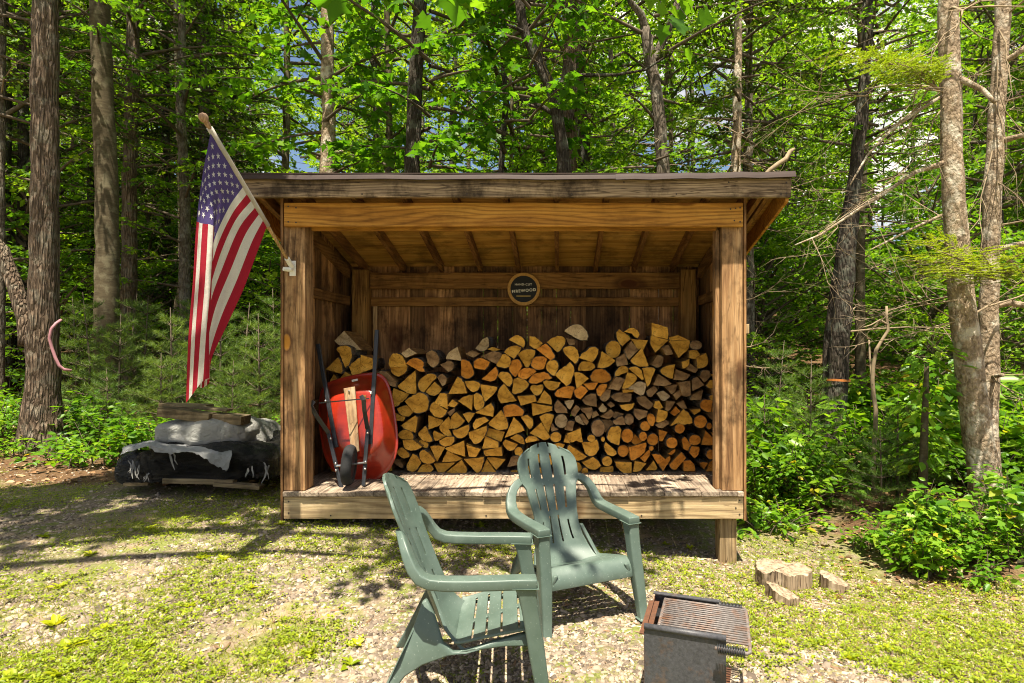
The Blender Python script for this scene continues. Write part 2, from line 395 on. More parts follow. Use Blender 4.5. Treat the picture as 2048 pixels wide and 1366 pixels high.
# ------------------------------------------------------------------ firewood shed
DZ = 0.44; YF = 4.66; YB = 6.2; XL = -2.193; XR = 1.465
def roof_z(y): return 2.855 - 0.246 * (y - 4.5)      # underside of the sheathing
shed = empty('firewood_shed', (-.36, 5.4, 0.1), 'open fronted wooden firewood shed with a slanted roof on posts', 'shed')
def part(name, fn, mats, parent=shed, **kw):
    m = MB(); fn(m); return m.build(name, mats, parent, **kw)
PW = .165
for x0, x1 in ((XL + .02, XL + .02 + PW), (XR - .025 - PW, XR - .025)):
    part('front_post', lambda m: m.box(x0, x1, YF, YF + PW, DZ + .001, 2.60), M['post'], bevel=.006)
for x0 in (-2.115, 1.23):
    part('back_post', lambda m: m.box(x0, x0 + .155, 6.02, 6.17, DZ + .001, 2.37), M['bpost'], bevel=.006)
part('header_beam', lambda m: m.box(-2.155, 1.43, 4.62, YF - .002, 2.514, 2.70), M['header'], bevel=.004)
part('header_beam', lambda m: m.box(-1.975, 1.24, 4.70, 4.74, 2.50, 2.68), M['header'], bevel=.004)
part('back_beam', lambda m: m.box(-1.955, 1.228, 6.08, 6.12, 2.18, 2.346), M['girt'], bevel=.004)
part('back_girt', lambda m: m.box(-1.955, 1.228, 6.12, 6.16, 2.004, 2.094), M['girt'], bevel=.003)
part('back_girt', lambda m: m.box(-1.955, 1.228, 6.12, 6.16, 1.02, 1.11), M['girt'], bevel=.003)
part('rim_joist', lambda m: m.box(-2.17, 1.44, YF - .012, YF + .03, .223, .401), M['rim'], bevel=.004)
part('rim_joist', lambda m: m.box(-2.17, 1.44, 6.12, 6.16, .223, .401), M['rim'], bevel=.004)
def deck(m):
    x = -2.17
    while x < 1.43:
        x1 = min(x + .1412, 1.44); e = R.uniform(-.006, .006)
        m.box(x, x1, YF - .03 + e, 6.16, .403 + R.uniform(-.002, .001), DZ + R.uniform(-.003, .002)); x += .1425
part('deck', deck, M['deck'], bevel=.005)
part('batten', lambda m: m.box(-1.925, -1.885, 6.10, 6.118, 1.45, 2.0), M['pole'], bevel=.002)
def backwall(m):
    x = -2.17
    while x < 1.44:
        g = R.choice([.0005, .001, .002, .005, .007]) if x > -1.2 else .001
        m.box(x, x + .1524 - g, 6.165 + R.uniform(0, .004), 6.19, .30, 2.42); x += .1524
part('back_wall', backwall, M['boards'])
def sidewall(xa, xb):
    def fn(m):
        y = YF - .012
        while y < 6.2:
            y1 = min(y + .148, 6.19); zt = roof_z(y1) - .03
            g = R.choice([.0005, .002, .004]); x_ = xa + R.uniform(-.002, .002); vs = [(a, b, c) for a in (x_, xb) for b in (y, y1 - g) for c in (.21, roof_z(b) - .012)]
            m.add(vs, [(0, 1, 3, 2), (4, 6, 7, 5), (0, 4, 5, 1), (2, 3, 7, 6), (0, 2, 6, 4), (1, 5, 7, 3)]); y += .1524
    return fn
part('side_wall', sidewall(XL - .002, XL + .018), M['boards'])
part('side_wall', sidewall(XR - .022, XR - .002), M['boards'])
for xa, xb in ((XL + .019, XL + .06), (XR - .065, XR - .024)):
    for z0 in (2.004, 1.02):
        part('side_girt', lambda m: m.box(xa, xb, 4.86, 6.018, z0, z0 + .09), M['girt_y'], bevel=.003)
    def plate(m):
        for k in range(1):
            ya, yb = 4.86, 6.018
            vs = [(x, y, roof_z(y) - d) for x in (xa, xb) for y in (ya, yb) for d in (.20, .10)]
            m.add(vs, [(0, 1, 3, 2), (4, 6, 7, 5), (0, 4, 5, 1), (2, 3, 7, 6), (0, 2, 6, 4), (1, 5, 7, 3)])
    part('side_plate', plate, M['girt_y'], bevel=.003)
    for z0 in ():
        pass
# inner trim next to the posts
part('trim_board', lambda m: m.box(XR - .025 - PW - .036, XR - .025 - PW - .003, YF + .06, YF + .15, DZ + .001, 2.51), M['post'], bevel=.004)
part('cleat', lambda m: m.box(1.470, 1.50, 4.69, 4.72, 1.68, 1.755), M['post_base'], bevel=.003)
# roof
RX0, RX1 = -2.49, 1.76; RY0, RY1 = 4.5, 6.55
def slab(m, x0, x1, y0, y1, d0, d1):
    vs = [(x, y, roof_z(y) + d) for x in (x0, x1) for y in (y0, y1) for d in (d0, d1)]
    m.add(vs, [(0, 1, 3, 2), (4, 6, 7, 5), (0, 4, 5, 1), (2, 3, 7, 6), (0, 2, 6, 4), (1, 5, 7, 3)])
roof = part('roof', lambda m: slab(m, RX0 + .01, RX1 - .01, RY0 + .045, RY1, 0.0, .013), M['ceiling'])
part('roof_sheet', lambda m: slab(m, RX0 - .012, RX1 + .012, RY0 - .03, RY1 + .03, .016, .026), M['brown_metal'], parent=roof)
def drip(m):
    for (a, b, z0, dy, tw) in ((RX0 - .015, .46, 0.0, 0, 0.0), (.42, RX1 + .018, -.006, -.006, .02)):
        n = 10; vs = []; fs = []
        for i in range(n + 1):
            x = a + (b - a) * i / n; z = roof_z(4.5) + .010 + z0 + tw * (i / n) + .004 * math.sin(i * 2.1)
            vs += [(x, 4.478 + dy, z + .020), (x, 4.468 + dy, z - .004), (x, 4.460 + dy, z - .026), (x, 4.47 + dy, z - .028)]
        for i in range(n):
            for k in range(3): fs.append((4 * i + k, 4 * i + k + 1, 4 * i + 5 + k, 4 * i + 4 + k))
        m.add(vs, fs)
part('drip_edge', drip, M['brown_metal'], parent=roof, solid=.003)
for i in range(10):
    x = -2.02 + .398 * i - .02
    part('rafter', lambda m: slab(m, x, x + .04, RY0 + .045, RY1 - .05, -.092, -.003), M['rafter'], parent=roof, bevel=.003)
for x in (-2.36, 1.60):
    part('rafter', lambda m: slab(m, x, x + .04, RY0 + .045, RY1 - .05, -.092, -.003), M['rafter'], parent=roof, bevel=.003)
for x in (RX0 + .004, RX1 - .03):
    part('barge_board', lambda m: slab(m, x, x + .026, RY0 + .043, RY1, -.155, -.004), M['header'], parent=roof, bevel=.003)
part('fascia_board', lambda m: m.box(RX0, RX1, RY0, RY0 + .04, 2.712, 2.856), M['fascia'], bevel=.004)
# legs under the deck
for (x0, y0, s) in ((1.268, 4.705, .137), (1.24, 5.95, .13), (-.95, 5.9, .13), (.35, 5.9, .13)):
    part('support_post', lambda m: m.box(x0, x0 + s, y0, y0 + s, gz(x0, y0) - .15, .2225 if y0 < 5 else .30), M['post_base'], bevel=.006)

def nails(spots, y):
    def fn(m):
        for x, z in spots: m.tube([(x, y, z), (x, y - .0025, z)], [.0065, .0065], 8)
    return fn
M['nail'] = plain('rusty_nail_head', (.05, .035, .028), .6, .3)
part('nails', nails([(1.405, 2.66), (1.405, 2.55), (1.37, 2.655), (1.36, 2.56), (1.33, 2.65), (-2.12, 2.67), (-2.12, 2.55), (-2.06, 2.66), (-2.06, 2.545)], 4.6195), M['nail'])
part('nails', nails([(-2.3 + .398 * i, 2.735 + .09 * (i % 2)) for i in range(11)] + [(1.72, 2.74), (1.72, 2.82)], 4.4995), M['nail'])
part('nails', nails([(1.41, .37), (1.41, .26), (1.38, .31), (-2.13, .36), (-2.13, .27)] + [(-1.8 + .61 * i, .25 + .11 * (i % 2)) for i in range(5)], 4.6475), M['nail'])

# ------------------------------------------------------------------ sign
sg = empty('round_sign', (0, 0, 0)); sc = P(1047.5, 578, 6.05); sg.location = sc
tag(sg, 'round wood slice sign reading HAND-CUT FIREWOOD on the back beam', 'sign')
M['slice'] = plain('wood_slice', (.46, .25, .07), .7, .2, vary=.25, vs=30)
M['signblack'] = plain('sign_black_paint', (.008, .008, .008), .6, .3)
M['signwhite'] = plain('sign_lettering', (.85, .80, .66), .7, .2)
M['signgold'] = plain('sign_gold_bar', (.55, .38, .10), .6, .3)
def disc(r, y0, y1, n=40, wob=0.0):
    def fn(m):
        pl = [(r * (1 + wob * math.sin(3 * a + 1) + wob * .6 * math.sin(7 * a)) * math.cos(a), r * (1 + wob * math.sin(3 * a + 1)) * math.sin(a)) for a in [2 * math.pi * k / n for k in range(n)]]
        m.prism(pl, lambda u, v, w: (sc.x + u, sc.y + w, sc.z + v), y0, y1)
    return fn
part('wood_slice', disc(.168, -.002, .026, wob=.008), M['slice'], parent=sg, bevel=.003)
part('black_disc', disc(.136, -.005, -.0022, wob=.006), M['signblack'], parent=sg)
def text(body, size, dx, dz, rot, material, name, parent, base, y, bold=.0):
    cu = bpy.data.curves.new(name, 'FONT'); cu.body = body; cu.size = size; cu.align_x = 'CENTER'; cu.align_y = 'CENTER'; cu.extrude = .0012; cu.offset = bold
    cu.space_character = 1.22
    tmp = bpy.data.objects.new('tmp', cu); COL.objects.link(tmp); dg = bpy.context.evaluated_depsgraph_get(); dg.update()
    me = bpy.data.meshes.new_from_object(tmp.evaluated_get(dg)); bpy.data.objects.remove(tmp)
    me.materials.clear(); me.materials.append(material)
    o = obj(name, me, parent); o.location = (dx, y, dz); o.rotation_euler = (math.radians(90), 0, 0)
    o.rotation_euler = (Matrix.Rotation(rot, 4, 'Y') @ Matrix.Rotation(math.radians(90), 4, 'X')).to_euler(); return o
text('HAND-CUT', .029, -.004, .045, 0, M['signwhite'], 'lettering', sg, sc, -.0068, .0002)
text('FIREWOOD', .041, .002, -.018, -.085, M['signwhite'], 'lettering', sg, sc, -.0068, .0007)
part('gold_bar', lambda m: m.box(sc.x - .075, sc.x + .07, sc.y - .0075, sc.y - .0056, sc.z - .077, sc.z - .068), M['signgold'], parent=sg)
# ------------------------------------------------------------------ firewood: every split log is a thing
def endmat(name, dark, mid, light):
    m, t, b = mat(name, .85, .15)
    v = coords(t); sx = nd(t, 'ShaderNodeSeparateXYZ', {0: v})
    orn = nd(t, 'ShaderNodeObjectInfo').outputs['Random']
    ln = nd(t, 'ShaderNodeVectorMath', {0: v}, operation='LENGTH').outputs['Value']
    n0 = noise(t, v, 9, 4, .6); n1 = noise(t, coords(t, (60, 60, 60)), 1.0, 5, .7)
    r = nd(t, 'ShaderNodeMath', {0: n0, 1: .05}, operation='MULTIPLY').outputs[0]
    r = nd(t, 'ShaderNodeMath', {0: ln, 1: r}, operation='ADD').outputs[0]
    r = nd(t, 'ShaderNodeMath', {0: r, 1: 420.0}, operation='MULTIPLY').outputs[0]
    rg = nd(t, 'ShaderNodeMath', {0: r}, operation='SINE').outputs[0]
    c = ramp(t, n0, [(0.3, dark), (0.52, mid), (0.72, light)])
    c = mixc(t, .22, c, ramp(t, rg, [(0.0, (.55, .5, .45)), (.6, (1, 1, 1))]), 'MULTIPLY')
    c = mixc(t, .4, c, ramp(t, n1, [(0.3, (.5, .48, .45)), (.55, (1, 1, 1))]), 'MULTIPLY')
    c = mixc(t, 1.0, c, ramp(t, orn, [(0, (.82, .80, .76)), (1, (1.15, 1.14, 1.14))]), 'MULTIPLY')
    n4 = noise(t, coords(t, (9, 9, 9)), 1.0, 2, .5, 1.5)
    c = mixc(t, .75, c, ramp(t, n4, [(.488, (1, 1, 1)), (.497, (.25, .2, .16)), (.503, (.25, .2, .16)), (.512, (1, 1, 1))]), 'MULTIPLY')
    n5 = noise(t, coords(t, (14, 14, 14)), 1.0, 5, .7)
    c = mixc(t, .5, c, ramp(t, n5, [(.34, (.42, .36, .30)), (.5, (1, 1, 1))]), 'MULTIPLY')
    t.links.new(c, b.inputs['Base Color']); bump(t, b, n1, .5, .004); return m
ME = {'y': endmat('golden_end_grain', (.42, .195, .024), (.64, .335, .048), (.74, .42, .08)),
      'o': endmat('orange_end_grain', (.44, .15, .018), (.62, .24, .030), (.68, .30, .05)),
      'g': endmat('grey_end_grain', (.12, .066, .030), (.28, .165, .072), (.42, .28, .135)),
      'p': endmat('pale_end_grain', (.32, .22, .11), (.48, .35, .19), (.58, .44, .25))}
M['splitw'] = wood('split_wood_face', (.24, .12, .035), (.38, .21, .065), (.45, .27, .10), 1, 2.2, stain=.4)
M['logbark'] = barkmat('log_bark', (.055, .038, .024), (.20, .15, .10), (.24, .23, .19), (40, 8, 40), .9, .5, .012)

CROPS = {'A': (640, 640), 'B': (780, 660), 'C': (780, 800), 'D': (940, 640), 'E': (940, 780), 'F': (1100, 640), 'G': (1100, 800), 'H': (1250, 640), 'I': (1250, 800)}
LOGS = """
A p 250,355 410,195 700,510 540,475 340,440
A y 275,500 360,440 520,460 545,530 525,680 430,820 330,570
A y 100,840 310,640 350,700 385,820 365,915
A y 500,800 600,700 690,640 690,940 560,965
A y 705,600 890,660 890,830 695,895
A y 1170,700 1240,570 1400,610 1490,790 1200,805
A y 1195,812 1495,802 1450,900 1340,965 1230,910
A y 290,1060 430,890 560,960 560,1060
A y 150,1080 230,930 290,1000 285,1080
A g 980,890 1130,880 1300,1060 1290,1150 1200,1120
B p 190,400 330,310 450,400 270,470
B o 275,570 370,490 470,480 580,560 560,640 600,710 520,710
B g 620,400 720,340 830,450 830,560 740,640 640,560
B p 960,490 1020,370 1150,290 1215,520
B g 860,590 1000,530 1075,560 1075,660 1000,715
B o 1215,510 1320,520 1400,610 1430,760 1340,835 1220,790
B o 1425,540 1560,475 1700,550 1620,680 1450,650
B p 1460,320 1560,190 1660,120 1690,200 1670,310 1580,360
B g 1290,410 1400,350 1530,400 1430,470
B y 130,960 430,700 450,1090 380,1090 250,1050
B y 475,930 570,800 690,745 800,800 720,880 580,1060 500,1010
B y 610,1060 760,890 880,1000 830,1090 720,1120
B g 810,810 900,750 970,820 940,930 890,960
B y 1000,1090 1150,800 1260,890 1310,1075
B y 1280,880 1430,870 1540,920 1520,1000 1420,1060 1330,990
D y 180,1100 460,1150 410,1260 240,1410
B y 60,1000 320,1100 180,1240 100,1310 20,1290
B y 260,1220 430,1105 530,1065 650,1150 640,1360 560,1405 410,1410
B y 760,1240 860,1080 970,1090 980,1350
B y 990,1290 1060,1190 1160,1250 1100,1320
B y 1160,1210 1410,1110 1400,1370
B y 1430,1110 1480,1070 1590,1160 1600,1320 1480,1375 1435,1290
C y 680,110 740,40 970,185 900,290 820,300 690,200
C y 120,150 200,110 290,90 400,190 350,260 270,280 170,240
C y 90,230 260,300 240,360 100,350
C y 180,440 430,270 470,300 430,550 330,520
C y 660,265 900,350 830,440 665,500
C y 850,440 1000,290 1030,330 1005,500 1055,610 990,620 880,540
C y 1050,290 1130,210 1275,355 1140,480 1015,492
C g 980,210 1100,140 1100,210 1030,270
C y 1240,240 1450,225 1340,395
C y 1065,515 1150,505 1290,440 1350,415 1350,520 1270,630 1180,655 1090,600
C y 135,590 200,520 310,520 400,600 395,680 200,660
C y 480,570 600,450 660,560 730,700 640,720 520,650
C y 740,620 750,530 960,610 820,690 770,700
C y 835,700 960,635 1100,630 1080,730 980,790 870,770
C y 215,690 400,690 540,800 400,860 260,830
C y 475,720 520,680 650,740 640,820 560,800
C y 115,880 200,810 290,880 340,960 240,1000 160,960
C y 500,920 550,850 650,900 765,1040 650,1095 540,1040
C y 690,800 800,780 940,800 800,1050
C y 940,830 1260,700 1280,960 1060,900
C y 890,1060 980,870 1230,1000 1080,1050
C y 1310,740 1540,840 1490,940 1420,970
C g 60,1020 160,1020 220,1120 210,1170 110,1110
C y 280,1130 390,920 480,970 530,1090 490,1140 380,1230 290,1200
C y 460,1240 550,1110 690,1110 740,1190 620,1270 470,1270
C y 750,1090 1110,1070 870,1280 830,1270
C y 975,1230 1220,1030 1300,1150 1300,1265
C y 1270,1020 1600,980 1590,1080 1510,1245 1480,1240
C y 1340,560 1640,450 1640,560 1500,740 1460,750 1390,680
E y 50,620 100,500 250,465 320,520 80,670
D y 670,340 740,280 820,260 910,310 940,400 910,475 860,440
D y 590,550 660,470 740,440 870,460 800,600 750,660
D y 1020,280 1100,280 1240,400 1130,490 1020,440
D o 1140,500 1290,410 1400,530 1450,640 1380,690
D y 1320,380 1450,290 1570,280 1635,330 1580,470 1490,550
D y 820,580 930,510 1110,520 1050,700 990,815 960,815
D o 1040,770 1100,640 1180,620 1315,660 1260,830 1200,850 1060,800
D y 450,770 560,590 640,600 700,700 660,800 560,815
D g 200,620 380,540 550,585 450,750
D y 300,500 380,460 520,510 400,530
D o 665,790 740,680 850,690 890,790 770,970 690,890
D o 810,920 870,850 1080,830 1130,880 960,1010 830,970
D o 205,1010 440,800 480,900 450,1000 350,1050
D y 470,950 560,880 680,920 730,1020 680,1140 590,1080
D y 720,1250 750,1010 850,980 1010,1090 940,1190 800,1260
D o 1000,1050 1100,920 1270,890 1400,990 1280,1010 1170,1070 1060,1085
D y 1030,1170 1060,1110 1140,1120 1240,1105 1250,1180 1180,1280 1100,1280
D y 1245,1050 1300,1030 1545,1070 1500,1160 1400,1200 1300,1150
D y 1300,780 1360,690 1480,700 1510,820 1440,950 1320,870
D y 480,1240 575,1090 790,1380 530,1420 490,1366
E y 815,110 1100,90 1135,190 870,265
E y 1150,210 1270,10 1370,110 1395,245
E y 1055,230 1400,285 1400,350 1080,440
E y 100,390 360,230 410,330 390,455
E o 570,300 700,245 800,260 920,370 900,430 600,455
E y 320,570 530,350 640,540 650,650 520,680 420,650
E y 600,810 750,470 870,590 930,690
E y 870,460 980,430 1070,510 1080,600 1015,670
E y 1190,460 1280,405 1435,430 1340,730 1310,710
E y 1025,740 1220,560 1365,800 1270,855
E y 310,650 590,720 530,880 270,770
E y 210,1000 260,795 480,890 490,980
E y -60,940 180,1010 100,1140 -20,1140
E y 235,1040 530,975 545,1125 270,1125
E y 690,820 800,760 900,810 930,930 870,920
E y 560,900 600,850 810,930 770,1010 680,1040 590,970
E y 940,850 1000,790 1120,800 1180,860 960,900
E y 195,1400 285,1190 440,1400
E y 290,1165 400,1150 600,1190 450,1360
E g 640,1310 700,1150 830,1130 840,1270 680,1310
E y r 830,1050,70,80
E g 1440,290 1500,170 1600,270 1670,390 1480,390
E p r 1560,530,108,118
E y r 1465,805,95,90
E g 1380,690 1400,570 1450,640 1510,680 1400,710
F o 80,1250 240,1140 420,1150 350,1340 120,1310
E y 1430,920 1620,930 1560,1030
F p 255,190 360,95 470,75 570,120 645,240 635,345 450,310
F g 270,310 430,340 430,420 330,430
F y 220,490 300,450 420,460 480,560 480,700 430,750 300,620
F y 500,640 620,530 740,455 830,500 760,680 720,720
F y 480,820 540,710 730,735 775,810 690,865 490,865
F y 820,810 890,540 1110,690 1040,770 960,810
F y r 1080,500,133,148
F y 1135,210 1180,155 1240,200 1370,325 1230,440 1150,330
F y 1270,200 1380,135 1470,160 1530,250 1500,310 1400,230
F y 1390,330 1670,350 1600,500 1500,500
F g 1280,520 1390,370 1510,510 1350,670
F y 1380,690 1570,490 1680,780 1570,795 1470,770
F y 95,940 280,780 340,720 400,790 380,980 290,1130
F y 415,900 540,910 660,1000 460,1170
F o 690,1000 740,870 840,835 960,860 1050,1010 900,1080 720,1040
F o 570,1090 820,1065 760,1180 670,1195
F o 415,1200 540,1120 650,1210 520,1350 430,1290
F o 790,1180 880,1100 980,1100 950,1190 870,1310 820,1290
F g 850,1330 960,1195 1040,1200 1020,1320 930,1390
F g 1000,1170 1130,980 1280,1020 1180,1200
F y 1230,1170 1330,900 1480,960 1470,1040 1330,1160
F y 1110,970 1120,880 1220,790 1320,800 1340,880 1210,930
F g 1130,660 1290,570 1330,760 1150,790
F y 1350,830 1450,790 1560,850 1600,1010 1570,1020
F y 1580,830 1700,810 1800,840 1730,1000 1660,1140
F p 1330,1160 1500,1060 1630,1080 1600,1270 1550,1290
F g 1040,1310 1190,1240 1390,1265 1360,1400 1180,1400
F y 1240,1190 1430,1190 1420,1230 1250,1240
F g 640,1290 780,1260 800,1480 620,1450 550,1370
G p 250,20 400,0 390,80 340,160 280,90
G g 250,500 310,370 420,370 380,530
G g 360,200 440,90 510,150 430,280 380,270
G g 520,150 710,130 720,250 660,330 600,220
G p 425,300 490,265 590,420 570,430 450,370
G g 500,260 560,230 660,370 620,430 590,400
G g 725,210 790,185 840,260 720,310
G p 830,150 900,60 975,150 950,200 860,200
G g 985,80 1040,30 1110,90 1040,130
G g 870,290 1040,165 1090,210 1060,290 990,320
G y 1190,90 1440,60 1400,150 1330,190 1230,150
G g r 820,480,115,150
G g 880,340 1020,340 1100,400 945,550 890,430
G g 1070,290 1110,200 1260,240 1130,315
G g 1075,360 1120,330 1245,275 1285,420 1120,420
G g r 1350,330,82,92
G g 1440,150 1660,190 1650,280 1520,340 1450,260
G y 290,580 520,490 555,720 450,690 340,720
G y 235,720 275,590 330,710 340,740
G y r 705,655,68,63
G y r 905,670,32,45
G y 980,600 1040,470 1180,450 1215,500 1180,770 1080,740 990,680
G o r 1320,610,102,118
G o 1390,720 1450,590 1575,705 1480,770
G o r 1590,620,70,78
G y 285,860 330,770 630,970 480,1040 430,1030
G y 550,735 700,725 800,670 830,850 720,960 610,920
G y 925,800 950,720 1080,830 1140,920 1060,960 980,930
G o r 1250,870,95,100
G o 1350,810 1640,735 1635,830 1550,950 1390,1025
G y 420,1270 430,1070 500,1070 545,1150 520,1240
G y 550,1070 740,980 870,1120 770,1190 680,1180 600,1120
G y r 595,1215,57,57
G y r 975,1045,87,85
G y 860,1150 1070,1135 1080,1240 940,1285 870,1280
G y 1110,1060 1390,1070 1390,1240 1260,1250 1180,1180
H y 440,270 735,345 520,550 440,420
H y 460,50 720,130 730,325 465,262
H y 755,362 1100,352 1080,500 920,640
H y 745,300 910,262 1080,340 770,350
H g r 1210,430,105,80
H y 1110,525 1230,520 1280,590 1230,670 1100,650
H y 1235,640 1380,570 1420,720 1380,790 1240,830
H g 650,480 750,430 820,580 700,600
H g 450,760 560,600 660,640 630,770 570,810
H y 600,870 700,790 850,760 810,1000 710,970
H g 490,1110 580,930 790,1080 700,1130
H g 840,1020 885,850 1110,940 1000,1030
H y 990,830 970,720 1100,670 1100,730 1040,820
H g 1070,850 1120,750 1240,840 1200,900
H g 1280,960 1330,860 1440,870 1460,960 1360,1060
H g 1145,1030 1230,970 1350,1110 1155,1210
H y 1390,1120 1450,1030 1530,1020 1530,1150 1450,1170
H g 920,1070 1115,1045 1125,1280 980,1290
H g 680,1140 900,1100 860,1210 800,1265
H g 825,1275 950,1190 960,1280 880,1366
H p 540,1250 660,1210 770,1300 690,1380 620,1366
H g 360,1220 490,1130 560,1200 440,1320 380,1280
H g 1140,1285 1330,1200 1300,1360 1120,1366
H g 200,1330 330,1300 480,1430 400,1530 260,1450
I y 490,120 520,20 580,10 650,130 550,150
I g 690,170 710,25 850,30 800,120 740,190
I g 880,60 1000,10 1060,140 980,150
I o 1280,70 1330,0 1490,10 1465,200 1370,190 1290,110
I o 1500,90 1600,60 1600,210 1490,200
I y 1130,170 1280,150 1290,190 1190,250
I o 380,340 400,230 470,240 520,330 480,440 440,440
I y 540,375 570,160 720,200 720,290 650,360
I g 515,430 560,395 700,345 760,400 640,480
I y 790,440 1000,160 1100,250 1150,390 1060,410 880,400
I o r 1290,370,108,108
I o r 1440,445,45,58
I o 770,220 870,110 945,200 850,270
I o r 345,445,83,86
I o r 935,490,85,83
I o r 475,675,97,103
I o 580,510 720,550 640,700 590,700
I o r 800,730,97,95
I o 970,680 1020,630 1080,700 1130,790 1100,870 1010,840
I o r 1195,685,103,90
I o 1310,765 1385,530 1530,680 1500,770
I o 1100,900 1140,795 1270,810 1260,920 1190,990
I o r 1470,930,80,82
I o r 450,825,38,42
I o 730,920 860,835 860,880 800,935
I o 260,990 415,850 425,940 340,1060
I o 460,930 590,930 690,1020 560,1090
I o 575,1085 765,960 770,1030 650,1210 610,1160
I o 760,1110 960,900 1045,990 870,1190 800,1180
I o 1000,1050 1120,1030 1190,1120 1200,1215 1010,1215
I o 1280,1080 1420,1070 1350,1180
I o 1390,1215 1450,1060 1600,1000 1600,1215
I y 140,1225 170,1040 360,1090 260,1210
I y 360,1200 490,1040 550,1160 530,1195
A y 120,1120 260,1090 330,1180 240,1300 130,1260
A y 360,1120 520,1080 580,1240 420,1300
A y 620,1080 800,1050 840,1200 660,1260
A y 880,1050 1060,1040 1100,1200 930,1260
A y r 240,1420,110,105
A y 400,1330 600,1300 620,1480 430,1520
A y 660,1290 880,1270 900,1430 700,1460
A y 920,1300 1120,1260 1180,1420 960,1480
A y 130,1560 330,1550 380,1700 180,1740
A y 420,1560 620,1520 680,1680 480,1730
A y r 800,1580,110,110
A y 950,1510 1180,1470 1200,1650 1000,1690
A y 140,1780 350,1770 380,1950 180,1960
A y 430,1770 640,1740 660,1920 470,1950
A y 700,1740 900,1720 930,1900 740,1930
A y 970,1730 1190,1700 1200,1880 1020,1920
A y 160,2010 380,2000 400,2180 190,2190
A y 440,1990 660,1970 690,2160 480,2180
A y 720,1970 940,1950 960,2130 760,2160
A y r 1080,2040,105,100
A y 170,2240 400,2230 420,2420 190,2430
A y 450,2230 680,2210 700,2400 490,2420
A y 730,2200 950,2180 970,2380 770,2400
A y 1000,2190 1200,2170 1220,2370 1040,2390
A y 180,2480 420,2460 430,2600 200,2610
A y 470,2460 700,2440 710,2590 500,2600
A y 740,2440 960,2430 980,2580 770,2590
A y 1010,2440 1210,2420 1220,2580 1030,2590
I y 1440,-60 1500,-90 1600,-40 1590,60 1490,20
I g 1400,230 1490,200 1600,230 1600,330 1480,330
I o 1500,470 1600,350 1610,560
I o 1480,560 1600,580 1610,700 1540,690
I y 1540,830 1640,810 1640,980 1550,1000
H y 1470,930 1540,900 1610,960 1530,1010
H g 1480,1180 1600,1170 1600,1270 1490,1280
E y 860,1420 1000,1300 1120,1380 1090,1500 900,1520
E y 1150,1350 1330,1300 1360,1480 1180,1530
E y 700,1380 820,1370 840,1520 690,1520
E y 1000,1100 1180,1060 1240,1220 1060,1270
E y 1280,1100 1420,1130 1390,1280 1260,1250
"""
YLOG = 5.36; K = 8.54
ORD = 'first second third fourth fifth sixth seventh eighth ninth tenth eleventh twelfth thirteenth fourteenth fifteenth sixteenth seventeenth eighteenth nineteenth twentieth twenty-first twenty-second twenty-third twenty-fourth twenty-fifth twenty-sixth twenty-seventh twenty-eighth twenty-ninth thirtieth thirty-first thirty-second thirty-third thirty-fourth thirty-fifth thirty-sixth thirty-seventh thirty-eighth thirty-ninth fortieth'.split()
